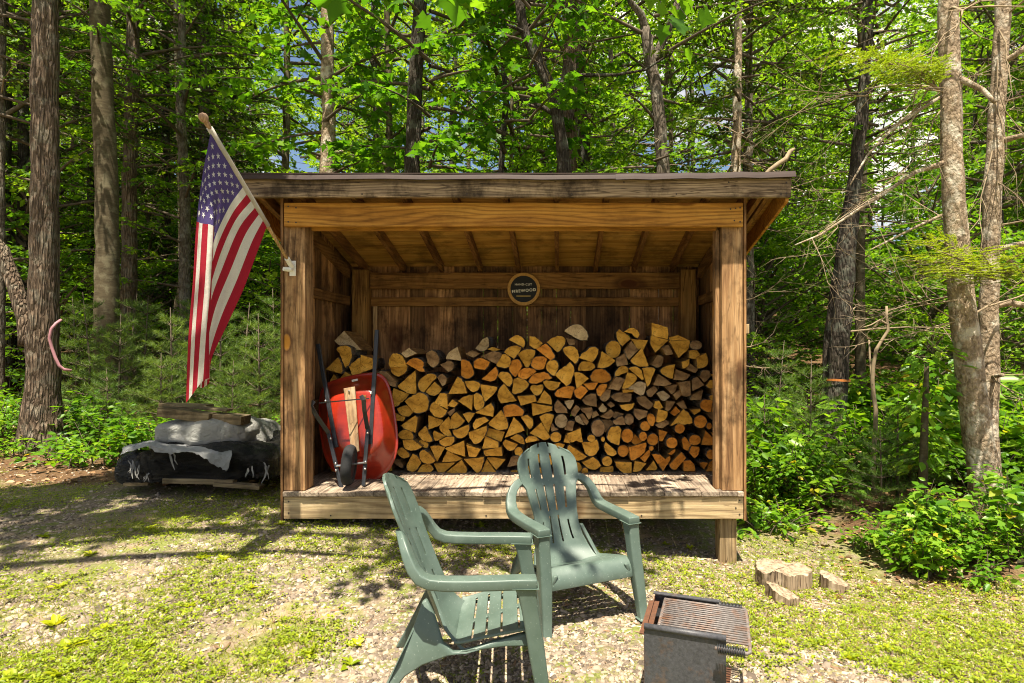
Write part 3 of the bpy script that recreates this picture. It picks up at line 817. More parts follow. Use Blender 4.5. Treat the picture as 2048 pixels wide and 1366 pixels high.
def build_logs():
    rng = random.Random(11); items = []
    for ln in LOGS.strip().split('\n'):
        q = ln.split(); ox, oy = CROPS[q[0]]; col = q[1]
        if q[2] == 'r':
            cx, cy, rx, ry = [float(a) for a in q[3].split(',')]; n = 16
            ph = rng.uniform(0, 1)
            pts = [(cx + rx * math.cos(2 * math.pi * k / n + ph) * rng.uniform(.97, 1.03), cy + ry * math.sin(2 * math.pi * k / n + ph) * rng.uniform(.97, 1.03)) for k in range(n)]
            shape = 'round'
        else:
            pts = [tuple(float(a) for a in p.split(',')) for p in q[2:]]
            shape = 'wedge' if len(pts) <= 4 else ('chunk' if len(pts) == 5 else 'half-round')
        pts = [(ox + a / K, oy + b / K) for a, b in pts]
        cx = sum(p[0] for p in pts) / len(pts); cy = sum(p[1] for p in pts) / len(pts)
        items.append((cx, cy, col, shape, pts))
    # layers for the descriptions: 27 px each, counted up from the deck
    layer = {}
    for i, it in enumerate(items): layer.setdefault(max(0, int((951 - it[1]) // 27)), []).append(i)
    where = {}
    for l, ids in layer.items():
        ids.sort(key=lambda i: items[i][0])
        for k, i in enumerate(ids): where[i] = (l, len(ids) - k)
    cw = {'y': 'golden', 'o': 'orange', 'g': 'grey-brown', 'p': 'pale'}
    sw = {'round': 'whole round log', 'wedge': 'wedge-shaped split log', 'chunk': 'five-sided split log', 'half-round': 'half-round split log'}
    for i, (cx, cy, col, shape, pts) in enumerate(items):
        Yf = YLOG + rng.uniform(-.035, .035) + (0.05 if cy < 700 else 0); L = rng.uniform(.36, .43)
        if cx < 800 and cy > 760: Yf = YLOG + rng.uniform(.02, .06)
        n = len(pts); W = [P(a, b, Yf) for a, b in pts]; C = sum(W, Vector()) / n
        W = [(C.x + (p.x - C.x) * 1.05, C.z + (p.z - C.z) * 1.05) for p in W]
        ar = sum(W[k][0] * W[(k + 1) % n][1] - W[(k + 1) % n][0] * W[k][1] for k in range(n))
        if ar < 0: W = W[::-1]
        el = [math.dist(W[k], W[(k + 1) % n]) for k in range(n)]
        if shape == 'round': bark = [True] * n
        elif n == 3: k0 = rng.randrange(3); bark = [k == k0 for k in range(3)]
        else:
            srt = sorted(range(n), key=lambda k: -el[k]); keep = set(srt[:2]) if n > 4 else set(srt[:3])
            if shape == 'half-round': keep = set(srt[:1])
            bark = [k not in keep for k in range(n)]
        ring = []; rb = []
        for k in range(n):
            a = W[k]; b = W[(k + 1) % n]; seg = max(1, int(el[k] / .018)); nx, nz = (b[1] - a[1]) / el[k], -(b[0] - a[0]) / el[k]
            ba = el[k] * (.10 if (bark[k] and shape != 'round') else 0.0)
            for s_ in range(seg):
                u = s_ / seg; d = ba * 4 * u * (1 - u) + (rng.uniform(-.0035, .0035) if bark[k] else rng.uniform(-.0018, .0018)) * (0 if s_ == 0 else 1)
                ring.append((a[0] + (b[0] - a[0]) * u + nx * d, a[1] + (b[1] - a[1]) * u + nz * d)); rb.append(bark[k])
        N_ = len(ring); dx, dz = rng.uniform(-.025, .025), rng.uniform(-.008, .008); tb = rng.uniform(-.02, .02)
        m = MB(); vs = []
        zs = [0, .33, .66, 1.0]
        tx, tz = rng.uniform(-.12, .12), rng.uniform(-.10, .10)
        fr = []
        for (x, z), bk in zip(ring, rb):
            q_ = rng.uniform(.90, .96) if bk else .985
            fr.append((C.x + (x - C.x) * q_, Yf + tx * (x - C.x) + tz * (z - C.z), C.z + (z - C.z) * q_))
        vs += fr
        for q_ in zs:
            for x, z in ring:
                s1 = 1 + rng.uniform(-.012, .012) * (q_ > 0)
                vs.append((C.x + (x - C.x) * s1 + dx * q_, Yf + .006 + (tx * (x - C.x) + tz * (z - C.z)) * (q_ == 0) + q_ * L, C.z + (z - C.z) * s1 + dz * q_))
        fs = [tuple(range(N_))]; ms = [0]
        for r_ in range(len(zs)):
            for k in range(N_):
                fs.append((r_ * N_ + (k + 1) % N_, r_ * N_ + k, (r_ + 1) * N_ + k, (r_ + 1) * N_ + (k + 1) % N_)); ms.append((2 if rb[k] else (0 if r_ == 0 else 1)))
        fs.append(tuple(len(zs) * N_ + k for k in range(N_ - 1, -1, -1))); ms.append(0)
        m.v = vs; m.f = [list(f) for f in fs]; m.m = ms
        o = m.build('firewood_log', [ME[col], M['splitw'], M['logbark']], None, loc=(C.x + rng.uniform(-.03, .03), Yf, C.z + rng.uniform(-.03, .03)))
        l, k = where[i]
        l = max(0, min(l, 12))
        tag(o, f"{cw[col]} {sw[shape]}, {ORD[l]} layer above the deck, {ORD[k - 1]} counting from right post", 'firewood log', 'firewood logs stacked in the shed')
build_logs()
# ------------------------------------------------------------------ garden chairs (built once facing +Y at the origin, then copied)
def chairmat():
    m, t, b = mat('green_chair_plastic', .42, .45)
    n = noise(t, coords(t), 5, 6, .65); n2 = noise(t, coords(t), 120, 3, .6)
    c = ramp(t, n, [(.3, (.064, .095, .076)), (.55, (.088, .124, .101)), (.75, (.13, .168, .143))])
    c = mixc(t, ramp(t, n2, [(.66, 0.0), (.72, .55)]), c, (.40, .45, .40))
    t.links.new(c, b.inputs['Base Color'])
    t.links.new(ramp(t, n, [(.3, .36), (.7, .6)]), b.inputs['Roughness']); bump(t, b, n2, .08, .003); return m
M['chair'] = chairmat()
def lerp_tab(tab, v):
    for (a, x), (b, y) in zip(tab, tab[1:]):
        if v <= b: return x + (y - x) * (v - a) / (b - a)
    return tab[-1][1]
def build_chair():
    root = empty('garden_chair', (0, 0, 0)); cm = M['chair']
    # back: five slats parted by slots in three bands
    HW = [(0, .235), (.05, .205), (.12, .184), (.20, .160), (.29, .148), (.42, .153), (.57, .172), (.63, .180), (.65, .196), (.70, .208), (.80, .214), (.88, .208), (.95, .190), (1.0, .165)]
    us = sorted(set([round(q, 3) for q in [-1, -.93, -.8] + [s_ * a for a in (.635, .565, .4, .235, .165) for s_ in (-1, 1)] + [0, .8, .93, 1]]))
    vs_ = [i / 50 for i in range(51)]
    def bp(u, v):
        top = 1 - .085 * abs(u) ** 1.7 * v ** 6
        vv = v * top; x = u * lerp_tab(HW, v)
        y = -.135 - .31 * vv ** .95 + .055 * u * u * (1 - .3 * v); z = .235 + .70 * vv
        k = max(0, 1 - v / .12); y += .06 * k * k; z -= .012 * k * k
        return (x, y, z)
    m = MB(); idx = {}
    for j, v in enumerate(vs_):
        for i, u in enumerate(us): idx[i, j] = len(m.v); m.v.append(bp(u, v))
    bands = ((.14, .34), (.40, .62), (.68, .90))
    for j in range(50):
        vm = (vs_[j] + vs_[j + 1]) / 2
        for i in range(len(us) - 1):
            um = abs((us[i] + us[i + 1]) / 2)
            gap = (.16 < um < .24) or (.56 < um < .64)
            ii = 0 if um < .3 else 1
            if gap and (any(a + (.02 if ii else 0) < vm < b + (-.02 if ii else 0.01) for a, b in bands) or vm > .965): continue
            m.f.append([idx[i, j], idx[i + 1, j], idx[i + 1, j + 1], idx[i, j + 1]]); m.m.append(0)
    m.build('backrest', cm, root, solid=.013, bevel=.003, smooth=True)
    # seat: five cross slats
    ss = sorted(set([0, .06, .14, .215, .245, .33, .40, .43, .52,   .60, .63, .72, .83, .86, .90, .95, 1.0, 1.06, 1.12, 1.2]))
    xs = [-1, -.97, -.90, -.5, -.06, .06, .5, .90, .97, 1]
    def sp(u, s_):
        hwid = .235 + .03 * min(s_, 1)
        y = -.075 + .330 * min(s_, 1); z = .222 + .118 * min(s_, 1) ** .9 + .035 * abs(u) ** 6 * (1 - min(s_, 1))
        if s_ < .1: z += .012 * (1 - s_ / .1) ** 2
        if s_ > .9: 
            q = (s_ - .9) / .3; y = -.075 + .330 * .9 + .062 * math.sin(q * math.pi / 2); z = .222 + .118 * .9 - .0 - .095 * (1 - math.cos(q * math.pi / 2))
        return (u * hwid, y, z)
    m = MB(); idx = {}
    for j, s_ in enumerate(ss):
        for i, u in enumerate(xs): idx[i, j] = len(m.v); m.v.append(sp(u, s_))
    for j in range(len(ss) - 1):
        sm = (ss[j] + ss[j + 1]) / 2
        for i in range(len(xs) - 1):
            um = abs((xs[i] + xs[i + 1]) / 2)
            if any(abs(sm - g) < .016 for g in (.23, .415, .615, .845)) and .06 < um < .90: continue
            m.f.append([idx[i, j], idx[i + 1, j], idx[i + 1, j + 1], idx[i, j + 1]]); m.m.append(0)
    # rounded apron below the front slat
    m.build('seat', cm, root, solid=.012, bevel=.003, smooth=True)
    for s_ in (-1, 1):
        # arm: runs level from the front corner, then loops up and in to the edge of the back
        path = [(.290, .268, .551), (.293, .20, .551), (.299, .10, .549), (.303, -.02, .546), (.304, -.12, .546), (.303, -.18, .550), (.301, -.222, .567), (.296, -.252, .602), (.284, -.274, .642), (.262, -.292, .676), (.232, -.308, .700), (.200, -.322, .712), (.165, -.336, .715)]
        wd = [.074, .074, .074, .073, .072, .070, .068, .064, .060, .056, .052, .048, .044]; th = [.046, .046, .046, .046, .046, .046, .045, .043, .040, .036, .032, .028, .024]
        m = MB(); pts = [Vector((s_ * a, b, c)) for a, b, c in path]; vs = []; n = len(pts); wv = Vector((s_, 0, 0))
        for i, p in enumerate(pts):
            t = (pts[min(i + 1, n - 1)] - pts[max(i - 1, 0)]).normalized()
            wv = (wv - t * wv.dot(t)).normalized(); up = wv.cross(t)
            for a, b in ((-1, -1), (1, -1), (1, 1), (-1, 1)): vs.append(p + wv * (a * wd[i] / 2) + up * (b * th[i] / 2))
        fs = [(4 * i + k, 4 * i + (k + 1) % 4, 4 * i + 4 + (k + 1) % 4, 4 * i + 4 + k) for i in range(n - 1) for k in range(4)] + [(3, 2, 1, 0), tuple(4 * (n - 1) + k for k in range(4))]
        m.add(vs, fs); m.build('armrest', cm, root, bevel=.008, seg=3, smooth=True)
        # front leg: broad channel that narrows to the foot
        prof = [(.536, .290, .220, .070, .094), (.50, .290, .230, .068, .080), (.44, .290, .243, .067, .072), (.36, .291, .260, .067, .070), (.25, .295, .282, .066, .070), (.12, .301, .308, .058, .062), (0, .306, .330, .050, .052)]
        m = MB(); vs = []
        for z, x, y, wx, wy in prof:
            vs += [(s_ * (x - wx / 2), y - wy / 2, z), (s_ * (x + wx / 2), y - wy / 2, z), (s_ * (x + wx / 2), y + wy / 2, z), (s_ * (x - wx / 2), y + wy / 2, z)]
        n = len(prof)
        m.add(vs, [(4 * i + k, 4 * i + (k + 1) % 4, 4 * i + 4 + (k + 1) % 4, 4 * i + 4 + k) for i in range(n - 1) for k in range(4)] + [(0, 1, 2, 3), tuple(4 * (n - 1) + k for k in (3, 2, 1, 0))])
        m.build('front_leg', cm, root, bevel=.010, seg=3, smooth=True)
        # rear leg: side panel under the seat that sweeps back into the foot
        poly = [(.285, .315), (.20, .302), (.08, .272), (-.02, .238), (-.075, .236), (-.12, .27), (-.165, .37), (-.205, .43), (-.222, .42), (-.25, .33), (-.30, .21), (-.355, .09), (-.40, .0), (-.345, .0), (-.315, .075), (-.27, .135), (-.20, .18), (-.10, .215), (.02, .24), (.14, .258), (.285, .262)]
        m = MB()
        def f(u, v, wv): 
            x = .222 - .36 * max(0, v - .26) + .026 * max(0, (.32 - v) / .32) + (.022 * (u + .1) if u > -.1 else 0) + wv
            return (s_ * x, u, v)
        m.prism(poly, f, 0, .028); m.build('rear_leg', cm, root, bevel=.008, seg=3, smooth=True)
    return root
chair0 = build_chair()
chair1 = copy_tree(chair0)
def put_chair(c, x, y, facing, label, pitch=0):
    c.location = (x, y, gz(x, y) + .004); c.rotation_euler = (math.radians(pitch), 0, facing - math.pi / 2); tag(c, label, 'chair', 'green plastic garden chairs')
put_chair(chair0, -.415, 2.79, math.radians(5), 'green plastic garden chair in front, turned side-on with its empty seat facing the grill', -2.5)
put_chair(chair1, .065, 3.62, math.radians(-65), 'green plastic garden chair farther back, its slatted back nearest the deck edge')

# ------------------------------------------------------------------ wheelbarrow stood on its nose against the logs
def redpaint():
    m, t, b = mat('red_tray_paint', .28, .5); n = noise(t, coords(t), 7, 6, .65); n2 = noise(t, coords(t, (6, 6, 30)), 2, 4, .6)
    c = ramp(t, n, [(.3, (.21, .013, .005)), (.7, (.37, .025, .008))]); c = mixc(t, ramp(t, n2, [(.55, 0.0), (.8, .35)]), c, (.42, .07, .02))
    t.links.new(c, b.inputs['Base Color']); b.inputs['Coat Weight'].default_value = .35; b.inputs['Coat Roughness'].default_value = .15; return m
M['red'] = redpaint()
wb = empty('wheelbarrow', P(700, 968, 4.95), 'red wheelbarrow stood on its nose in the shed, black handles up', 'wheelbarrow')
RIM = [(652, 766), (676, 758), (700, 752), (724, 747), (748, 745), (762, 748), (773, 757), (781, 778), (787, 805), (792, 838), (796, 872), (796, 896), (791, 916), (781, 936), (766, 953), (748, 965), (728, 969), (706, 964), (686, 955), (668, 943), (654, 925), (646, 902), (641, 872), (638, 840), (637, 808), (641, 780)]
def lean(py): return (968 - py) / 223.0 * .16
def tray(m):
    C = (708, 838); n = len(RIM); rings = [(1.0, 5.17), (1.012, 5.155), (.985, 5.145), (.955, 5.155), (.90, 5.10), (.80, 5.02), (.71, 4.96), (.665, 4.935), (.62, 4.925), (.35, 4.922)]
    vs = []
    for s_, Y in rings:
        for px, py in RIM:
            dx = px - C[0]; dy = py - C[1]
            if s_ < .93:  # bottom is squarer and higher up
                dy = dy * .92 - 2; 
            Y2 = Y + lean(C[1] + dy * s_) - .06; q = P(C[0] + dx * s_, C[1] + dy * s_, Y2)
            vs.append((q.x, Y2, q.z))
    fs = [(i * n + k, i * n + (k + 1) % n, (i + 1) * n + (k + 1) % n, (i + 1) * n + k) for i in range(len(rings) - 1) for k in range(n)]
    fs.append(tuple((len(rings) - 1) * n + k for k in range(n))); m.add(vs, fs)
tr = part('tray', tray, M['red'], parent=wb, smooth=True, solid=.004, sub=1)
def Pb(px, py, d): # a point d metres in front of the tray bottom
    return P(px, py, 4.86 + lean(py) - d)
part('sticker', lambda m: m.obox(Pb(709.5, 760.5, -.145), (.052, .003, .018), Euler((0, math.radians(-12), 0))), M['white_metal'], parent=tr)
def barpx(a, b, d0, d1, wd=.034, th=.026):
    return lambda m: m.bar(Pb(a[0], a[1], d0), Pb(b[0], b[1], d1), wd, th, up=(0, -1, 0))
for a, b in (((636, 688), (673, 895)), ((754, 660), (741, 888))):
    h = part('handle', barpx(a, b, -.02, .0), M['black_steel'], parent=wb, bevel=.004)
for a, b in (((656, 862), (683, 975)), ((736, 852), (727, 972))):
    part('fork_bar', barpx(a, b, .035, .05, .03, .02), M['black_steel'], parent=wb, bevel=.003)
for pts in (((628, 802, .19), (622, 812, .19), (632, 830, .15), (657, 866, .05)), ((722, 791, .19), (727, 800, .19), (729, 822, .15), (735, 858, .05))):
    part('leg', lambda m: m.sweep([Pb(*q) for q in pts], [.034] * 4, [.010] * 4, up=(0, -1, .3)), M['black_steel'], parent=wb, bevel=.002)
part('crossbar', lambda m: m.sweep([Pb(638, 806, .16), Pb(690, 801, .17), Pb(738, 797, .03)], [.010] * 3, [.006] * 3, up=(0, -1, 0)), M['black_steel'], parent=wb)
part('leg_plate', lambda m: m.obox(Pb(728, 797, .18), (.036, .006, .055), Euler((0, 0, 0))), M['girt'], parent=wb)
ws = part('wood_strip', lambda m: m.prism([(687, 777), (710, 773), (719, 902), (703, 908)], lambda u, v, d: Pb(u, v, d), .0, .022), M['strip'], parent=wb, bevel=.003)
def bolts(m):
    for a, b, d in ((698, 782, .03),): m.ball(Pb(a, b, d), .009)
part('bolt', bolts, M['steel'], parent=ws)
for a, b, d in ((742, 787, .012), (651, 802, .012), (661, 877, .06), (735, 866, .06), (671, 927, .07), (672, 941, .07), (731, 924, .07), (730, 938, .07)):
    part('bolt', lambda m: m.ball(Pb(a, b, d), .0105), M['steel'], parent=wb, smooth=True)
def wheel(m, R0, r1, w0):
    # tyre of radius R0, tube r1, axis close to X and turned a little
    ax = Vector((.985, .16, -.06)).normalized(); c = Pb(698, 930, .115); e1 = Vector((0, 0, 1)); e1 = (e1 - ax * e1.dot(ax)).normalized(); e2 = ax.cross(e1)
    n = 36; kk = 12; vs = []
    for i in range(n):
        a = 2 * math.pi * i / n; rd = e1 * math.cos(a) + e2 * math.sin(a)
        for k in range(kk):
            b = 2 * math.pi * k / kk; gr = 1 - .05 * (k % 2) * (math.cos(b) > .2)
            vs.append(c + rd * (R0 + r1 * math.cos(b) * gr) + ax * (w0 * math.sin(b)))
    m.add(vs, [(i * kk + k, ((i + 1) % n) * kk + k, ((i + 1) % n) * kk + (k + 1) % kk, i * kk + (k + 1) % kk) for i in range(n) for k in range(kk)])
    return c, ax, e1, e2
whl = empty('wheel', (0, 0, 0)); whl.parent = wb
wc = []
def wfn(m): wc.append(wheel(m, .130, .036, .042))
part('tyre', wfn, M['rubber'], parent=whl, smooth=True)
def rimfn(m):
    c, ax, e1, e2 = wc[0]
    m.tube([c - ax * .028, c - ax * .012, c + ax * .012, c + ax * .028], [.105, .085, .085, .105], 20)
part('rim', rimfn, M['black_steel'], parent=whl)
part('axle', lambda m: m.tube([Pb(672, 932, .06), Pb(733, 925, .06)], .009, 8), M['steel'], parent=wb)

# ------------------------------------------------------------------ flag on its pole
A = P(414, 247, 3.60); B0 = P(583, 532, 4.628)
fl = empty('flag', B0, 'faded American flag hanging from a wooden pole on the left front post', 'flag')
part('pole', lambda m: m.tube([B0 + (A - B0) * t for t in (0, .3, .6, 1.0)], [.0125, .0125, .0125, .0125], 10), M['pole'], parent=fl, smooth=True)
def fin(m):
    d = (A - B0).normalized(); prof = [(-.035, .014), (-.01, .017), (.0, .019), (.012, .021), (.018, .017), (.026, .024), (.036, .031), (.050, .034), (.064, .030), (.074, .018), (.078, .003)]
    m.tube([A + d * (a - .01) for a, r in prof], [r * .82 for a, r in prof], 14)
part('finial', fin, M['finial'], parent=fl, smooth=True)
def bracket(m):
    m.box(B0.x - .028, B0.x + .022, YF - .008, YF - .0005, B0.z - .075, B0.z + .045)
    d = (A - B0).normalized(); m.tube([B0 - d * .005, B0 + d * .085], .020, 12)
    m.tube([B0 + Vector((-.004, -.012, -.03)) + Vector((-.018, -.02, .0)) * k for k in (0, 1, 2.0)], [.020, .018, .016], 12)
    m.box(B0.x - .012, B0.x + .012, YF - .05, YF - .009, B0.z - .035, B0.z - .01)
part('bracket', bracket, M['white_metal'], parent=fl, bevel=.003)
# control net: rows along the fly t, columns down the hoist s (in stripes of 13)
SC = [0, 2, 4, 5.2, 7, 10, 13]; TC = [0, .2, .4, .6, .8, 1.0]
NET = {
 0:   [None, (405, 350, 3.60), (393, 443, 3.60), (386, 560, 3.60), (377, 672, 3.60), (372, 806, 3.62)],
 2:   [None, (413, 362, 3.63), (405, 447, 3.61), (398, 562, 3.60), (390, 675, 3.60), (384, 790, 3.61)],
 4:   [None, (430, 380, 3.68), (427, 452, 3.62), (421, 572, 3.60), (412, 672, 3.60), (406, 762, 3.60)],
 5.2: [None, (444, 394, 3.78), (427, 468, 3.72), (422, 580, 3.68), (418, 676, 3.66), (419, 757, 3.64)],
 7:   [None, (456, 418, 3.88), (425, 492, 3.80), (412, 590, 3.76), (405, 690, 3.72), (398, 768, 3.70)],
 10:  [None, (479, 455, 4.00), (449, 525, 3.92), (420, 608, 3.84), (408, 700, 3.76), (404, 776, 3.72)],
 13:  [None, (516, 500, 4.14), (487, 578, 4.02), (453, 652, 3.90), (424, 716, 3.78), (419, 766, 3.72)]}
HA = A + (B0 - A) * .035; HB = A + (B0 - A) * .655
net = []
for s_ in SC:
    row = []
    for j, q in enumerate(NET[s_]):
        row.append(HA + (HB - HA) * (s_ / 13) + Vector((0, 0, -.012)) if q is None else P(*q))
    net.append(row)
def crom(p, x, xs):
    i = 0
    while i < len(xs) - 2 and x > xs[i + 1]: i += 1
    u = (x - xs[i]) / (xs[i + 1] - xs[i]); p1, p2 = p[i], p[i + 1]
    m1 = (p2 - p[max(i - 1, 0)]) / (xs[i + 1] - xs[max(i - 1, 0)]) * (xs[i + 1] - xs[i])
    m2 = (p[min(i + 2, len(p) - 1)] - p1) / (xs[min(i + 2, len(p) - 1)] - xs[i]) * (xs[i + 1] - xs[i])
    u2 = u * u; u3 = u2 * u
    return p1 * (2 * u3 - 3 * u2 + 1) + m1 * (u3 - 2 * u2 + u) + p2 * (-2 * u3 + 3 * u2) + m2 * (u3 - u2)
def flagp(s_, t):
    col = [crom(r, t, TC) for r in net]; p = crom(col, s_, SC)
    wv = math.sin(s_ * 1.9 + t * 5) * .006 * t + math.sin(t * 26 + s_ * 2.2) * .0016 + math.sin(s_ * 6 - t * 11) * .0022 * min(1, t * 3)
    return p + Vector((.55, -.7, 0)) * wv
def flagmats():
    out = []
    for nm, c in (('flag_red', (.36, .014, .030)), ('flag_white', (.66, .62, .55)), ('flag_blue', (.085, .060, .19)), ('flag_star', (.74, .72, .68))):
        m, t, b = mat(nm, .75, .2); n = noise(t, coords(t, (1, 1, 1)), 130, 3, .6); n2 = noise(t, coords(t), 5, 4, .6)
        cc = mixc(t, .3, c, ramp(t, n, [(.35, (.55, .55, .55)), (.6, (1, 1, 1))]), 'MULTIPLY'); cc = mixc(t, .4, cc, ramp(t, n2, [(.3, (.65, .65, .68)), (.6, (1, 1, 1))]), 'MULTIPLY')
        t.links.new(cc, b.inputs['Base Color']); tr = nd(t, 'ShaderNodeBsdfTranslucent', {'Color': rgba(c)})
        ms = nd(t, 'ShaderNodeMixShader', {'Fac': .3}); t.links.new(b.outputs[0], ms.inputs[1]); t.links.new(tr.outputs[0], ms.inputs[2]); t.links.new(ms.outputs[0], t.nodes['Material Output'].inputs['Surface'])
        bump(t, b, n2, .5, .02); out.append(m)
    return out
FM = flagmats()
def cloth(m):
    ns, ntt = 78, 90; fs = []
    m.v = [flagp(13 * i / ns, j / ntt) for j in range(ntt + 1) for i in range(ns + 1)]
    for j in range(ntt):
        t = (j + .5) / ntt
        for i in range(ns):
            s_ = 13 * (i + .5) / ns; a = j * (ns + 1) + i
            m.f.append([a, a + 1, a + ns + 2, a + ns + 1]); m.m.append(2 if (s_ < 7 and t < .4) else (0 if int(s_) % 2 == 0 else 1))
part('cloth', cloth, FM, parent=fl, smooth=True)
part('sleeve', lambda m: m.tube([HA + (HB - HA) * t for t in (-.015, .2, .5, .8, 1.012)], [.019, .0185, .018, .0185, .019], 12), FM[1], parent=fl, smooth=True)
def stars(m):
    for r_ in range(9):
        for c in range(6 if r_ % 2 == 0 else 5):
            s0 = .72 + r_ * .695; t0 = .4 * ((c + .5) / 6 if r_ % 2 == 0 else (c + 1) / 6); t0 = .012 + t0 * .96
            for sgn in (-1, 1):
                vs = []
                for k in range(11):
                    if k == 10: a, q = s0, t0
                    else:
                        rr = .40 if k % 2 == 0 else .158; an = math.pi * k / 5 + .15; a = s0 + rr * math.cos(an); q = t0 + rr * math.sin(an) * .0405
                    q = max(q, .002); e = .01
                    p = flagp(a, q); nrm = (flagp(a + e * 5, q) - p).cross(flagp(a, q + e) - p).normalized(); vs.append(p + nrm * (sgn * .0022))
                m.add(vs, [(10, k, (k + 1) % 10) for k in range(10)])
part('stars', stars, FM[3], parent=fl)

# ------------------------------------------------------------------ grill
def rustmat(name, base, rust, amt, rough=.6):
    m, t, b = mat(name, rough, .4); n = noise(t, coords(t), 9, 7, .7); n2 = noise(t, coords(t), 60, 4, .7)
    c = ramp(t, n2, [(.3, [q * .65 for q in base]), (.7, [q * 1.35 for q in base])]); c = mixc(t, ramp(t, n, [(.62 - amt * .35, 0.0), (.74 - amt * .2, 1.0)]), c, ramp(t, n2, [(.3, [q * .6 for q in rust]), (.7, rust)]))
    t.links.new(c, b.inputs['Base Color']); bump(t, b, n2, .25, .004); return m
M['g_plate'] = rustmat('worn_black_plate', (.055, .055, .06), (.12, .075, .05), .16, .5)
M['g_rust'] = rustmat('rusty_plate', (.075, .038, .022), (.13, .052, .024), .9, .9)
M['g_grate'] = rustmat('rusty_grate', (.15, .13, .12), (.21, .10, .05), .38, .6)
GO = Vector((.368, 2.585, 0)); GR = Vector((.945, -.33, 0)).normalized(); GB = Vector((.27, .96, 0)).normalized(); GZ = gz(.55, 2.75)
grl = empty('park_grill', (.58, 2.75, GZ), 'steel park grill with a rusty grate and coiled spring handles', 'grill')
def G(a, b, c): return GO + GR * a + GB * b + Vector((0, 0, GZ + c * 1.09))
GW, GD = .345, .405
def plate(a0, b0, a1, b1, z0, z1, th):
    def fn(m):
        d = (G(a1, b1, 0) - G(a0, b0, 0)).normalized(); nn = Vector((-d.y, d.x, 0)) * th
        p = [G(a0, b0, z0), G(a1, b1, z0), G(a1, b1, z1), G(a0, b0, z1)]; m.add(p + [q + nn for q in p], [(0, 1, 2, 3), (7, 6, 5, 4), (0, 4, 5, 1), (1, 5, 6, 2), (2, 6, 7, 3), (3, 7, 4, 0)])
    return fn
fp = part('front_plate', plate(0, 0, GW, 0, .02, .325, .004), M['g_plate'], parent=grl)
part('rolled_edge', lambda m: m.tube([G(0, .004, .325), G(GW, .004, .325)], .0135, 12), M['g_plate'], parent=fp, smooth=True)
bp_ = part('back_plate', plate(0, GD, GW - .035, GD, .02, .315, .004), M['g_plate'], parent=grl)
part('rail', lambda m: m.bar(G(-.005, GD - .012, .318), G(GW - .03, GD - .012, .318), .026, .008), M['g_plate'], parent=bp_, bevel=.002)
part('side_plate', plate(-.002, GD, -.002, 0, .04, .30, .004), M['g_rust'], parent=grl)
part('fire_pan', plate(0, .004, GW, .004, .03, .031, GD - .01), M['g_rust'], parent=grl)
part('ledge', lambda m: m.bar(G(.0, GD - .03, .285), G(.0, .02, .285), .05, .006), M['g_rust'], parent=grl)
gt = empty('grate', (0, 0, 0)); gt.parent = grl
def frame(m):
    m.tube([G(.055, .012, .302), G(.055, GD - .03, .302)], .0085, 8)
    for b in (.012, GD - .03): m.tube([G(.055, b, .302), G(.34, b, .302)], .007, 8)
    m.tube([G(.30, GD - .02, .304), G(.425, GD - .02, .304), G(.430, GD - .03, .304), G(.436, GD - .06, .304), G(.440, .0, .304), G(.438, -.035, .304), G(.428, -.05, .304), G(.30, -.045, .304)], .0075, 8)
part('frame', frame, M['g_grate'], parent=gt, smooth=True)
for i in range(17):
    b = .024 + i * (GD - .065) / 16
    part('rod', lambda m: m.tube([G(.05, b, .306), G(.436, b, .306)], .0052, 6), M['g_grate'], parent=gt, smooth=True)
for b in (GD - .02, -.047):
    def coil(m):
        n = 17 * 10; m.tube([G(.31 + .11 * i / n, b, .304) + GB * (  .0175 * math.cos(i * 2 * math.pi / 10)) + Vector((0, 0, .0175 * math.sin(i * 2 * math.pi / 10))) for i in range(n + 1)], .0024, 5)
    part('spring_handle', coil, M['black_steel'], parent=gt, smooth=True)
part('pedestal', lambda m: m.tube([G(.17, .2, -.15), G(.17, .2, .03)], .045, 14), M['g_plate'], parent=grl)

# ------------------------------------------------------------------ chopping stumps
def stump(name, pts, Y, h, label, seed, tilt=(0, 0)):
    """flat piece of cut log: outline on the ground in pixels of its top face"""
    rng = random.Random(seed); n = len(pts)
    tp = []
    for px, py in pts:
        z0 = gz((px - CX) / F * Y, Y) + h; y = (CZ - z0) * F / (py - HY); x = (px - CX) / F * y; tp.append(Vector((x, y, z0)))
    C = sum(tp, Vector()) / n; ring = []
    for k in range(n):
        a, b = tp[k], tp[(k + 1) % n]; sg_ = max(2, int((b - a).length / .018))
        for q in range(sg_): ring.append(a.lerp(b, q / sg_) + Vector((rng.uniform(-.006, .006), rng.uniform(-.006, .006), 0)))
    N_ = len(ring); m = MB(); vs = []
    for q, s_ in ((0, .4), (0, .75), (0, .96), (.012, 1.0), (.4, 1.0), (.75, 1.01), (1.15, 1.02)):
        for p in ring:
            g = gz(p.x, p.y); z = p.z - q * (p.z - g + .0) + (rng.uniform(-.006, .006) if q < .1 else 0) + tilt[0] * (p.x - C.x) * (q < .1)
            vs.append((C.x + (p.x - C.x) * s_ + rng.uniform(-.003, .003), C.y + (p.y - C.y) * s_, z))
    fs = [tuple(range(N_))] + [(r_ * N_ + k, r_ * N_ + (k + 1) % N_, (r_ + 1) * N_ + (k + 1) % N_, (r_ + 1) * N_ + k) for r_ in range(6) for k in range(N_)]
    m.add(vs, fs); m.m = [1 if (i - 1) // N_ >= 3 else 0 for i in range(len(m.f))]; m.m[0] = 0
    o = m.build(name, [M['stumpwood'], M['stumpside']], None, loc=(C.x, C.y, gz(C.x, C.y))); tag(o, label, 'cut log', 'cut logs lying by the shed post')
M['stumpside'] = wood('stump_side_wood', (.17, .115, .07), (.34, .25, .16), (.46, .36, .25), 2, 1.0, stain=.7, ring=.12, crack=.9)
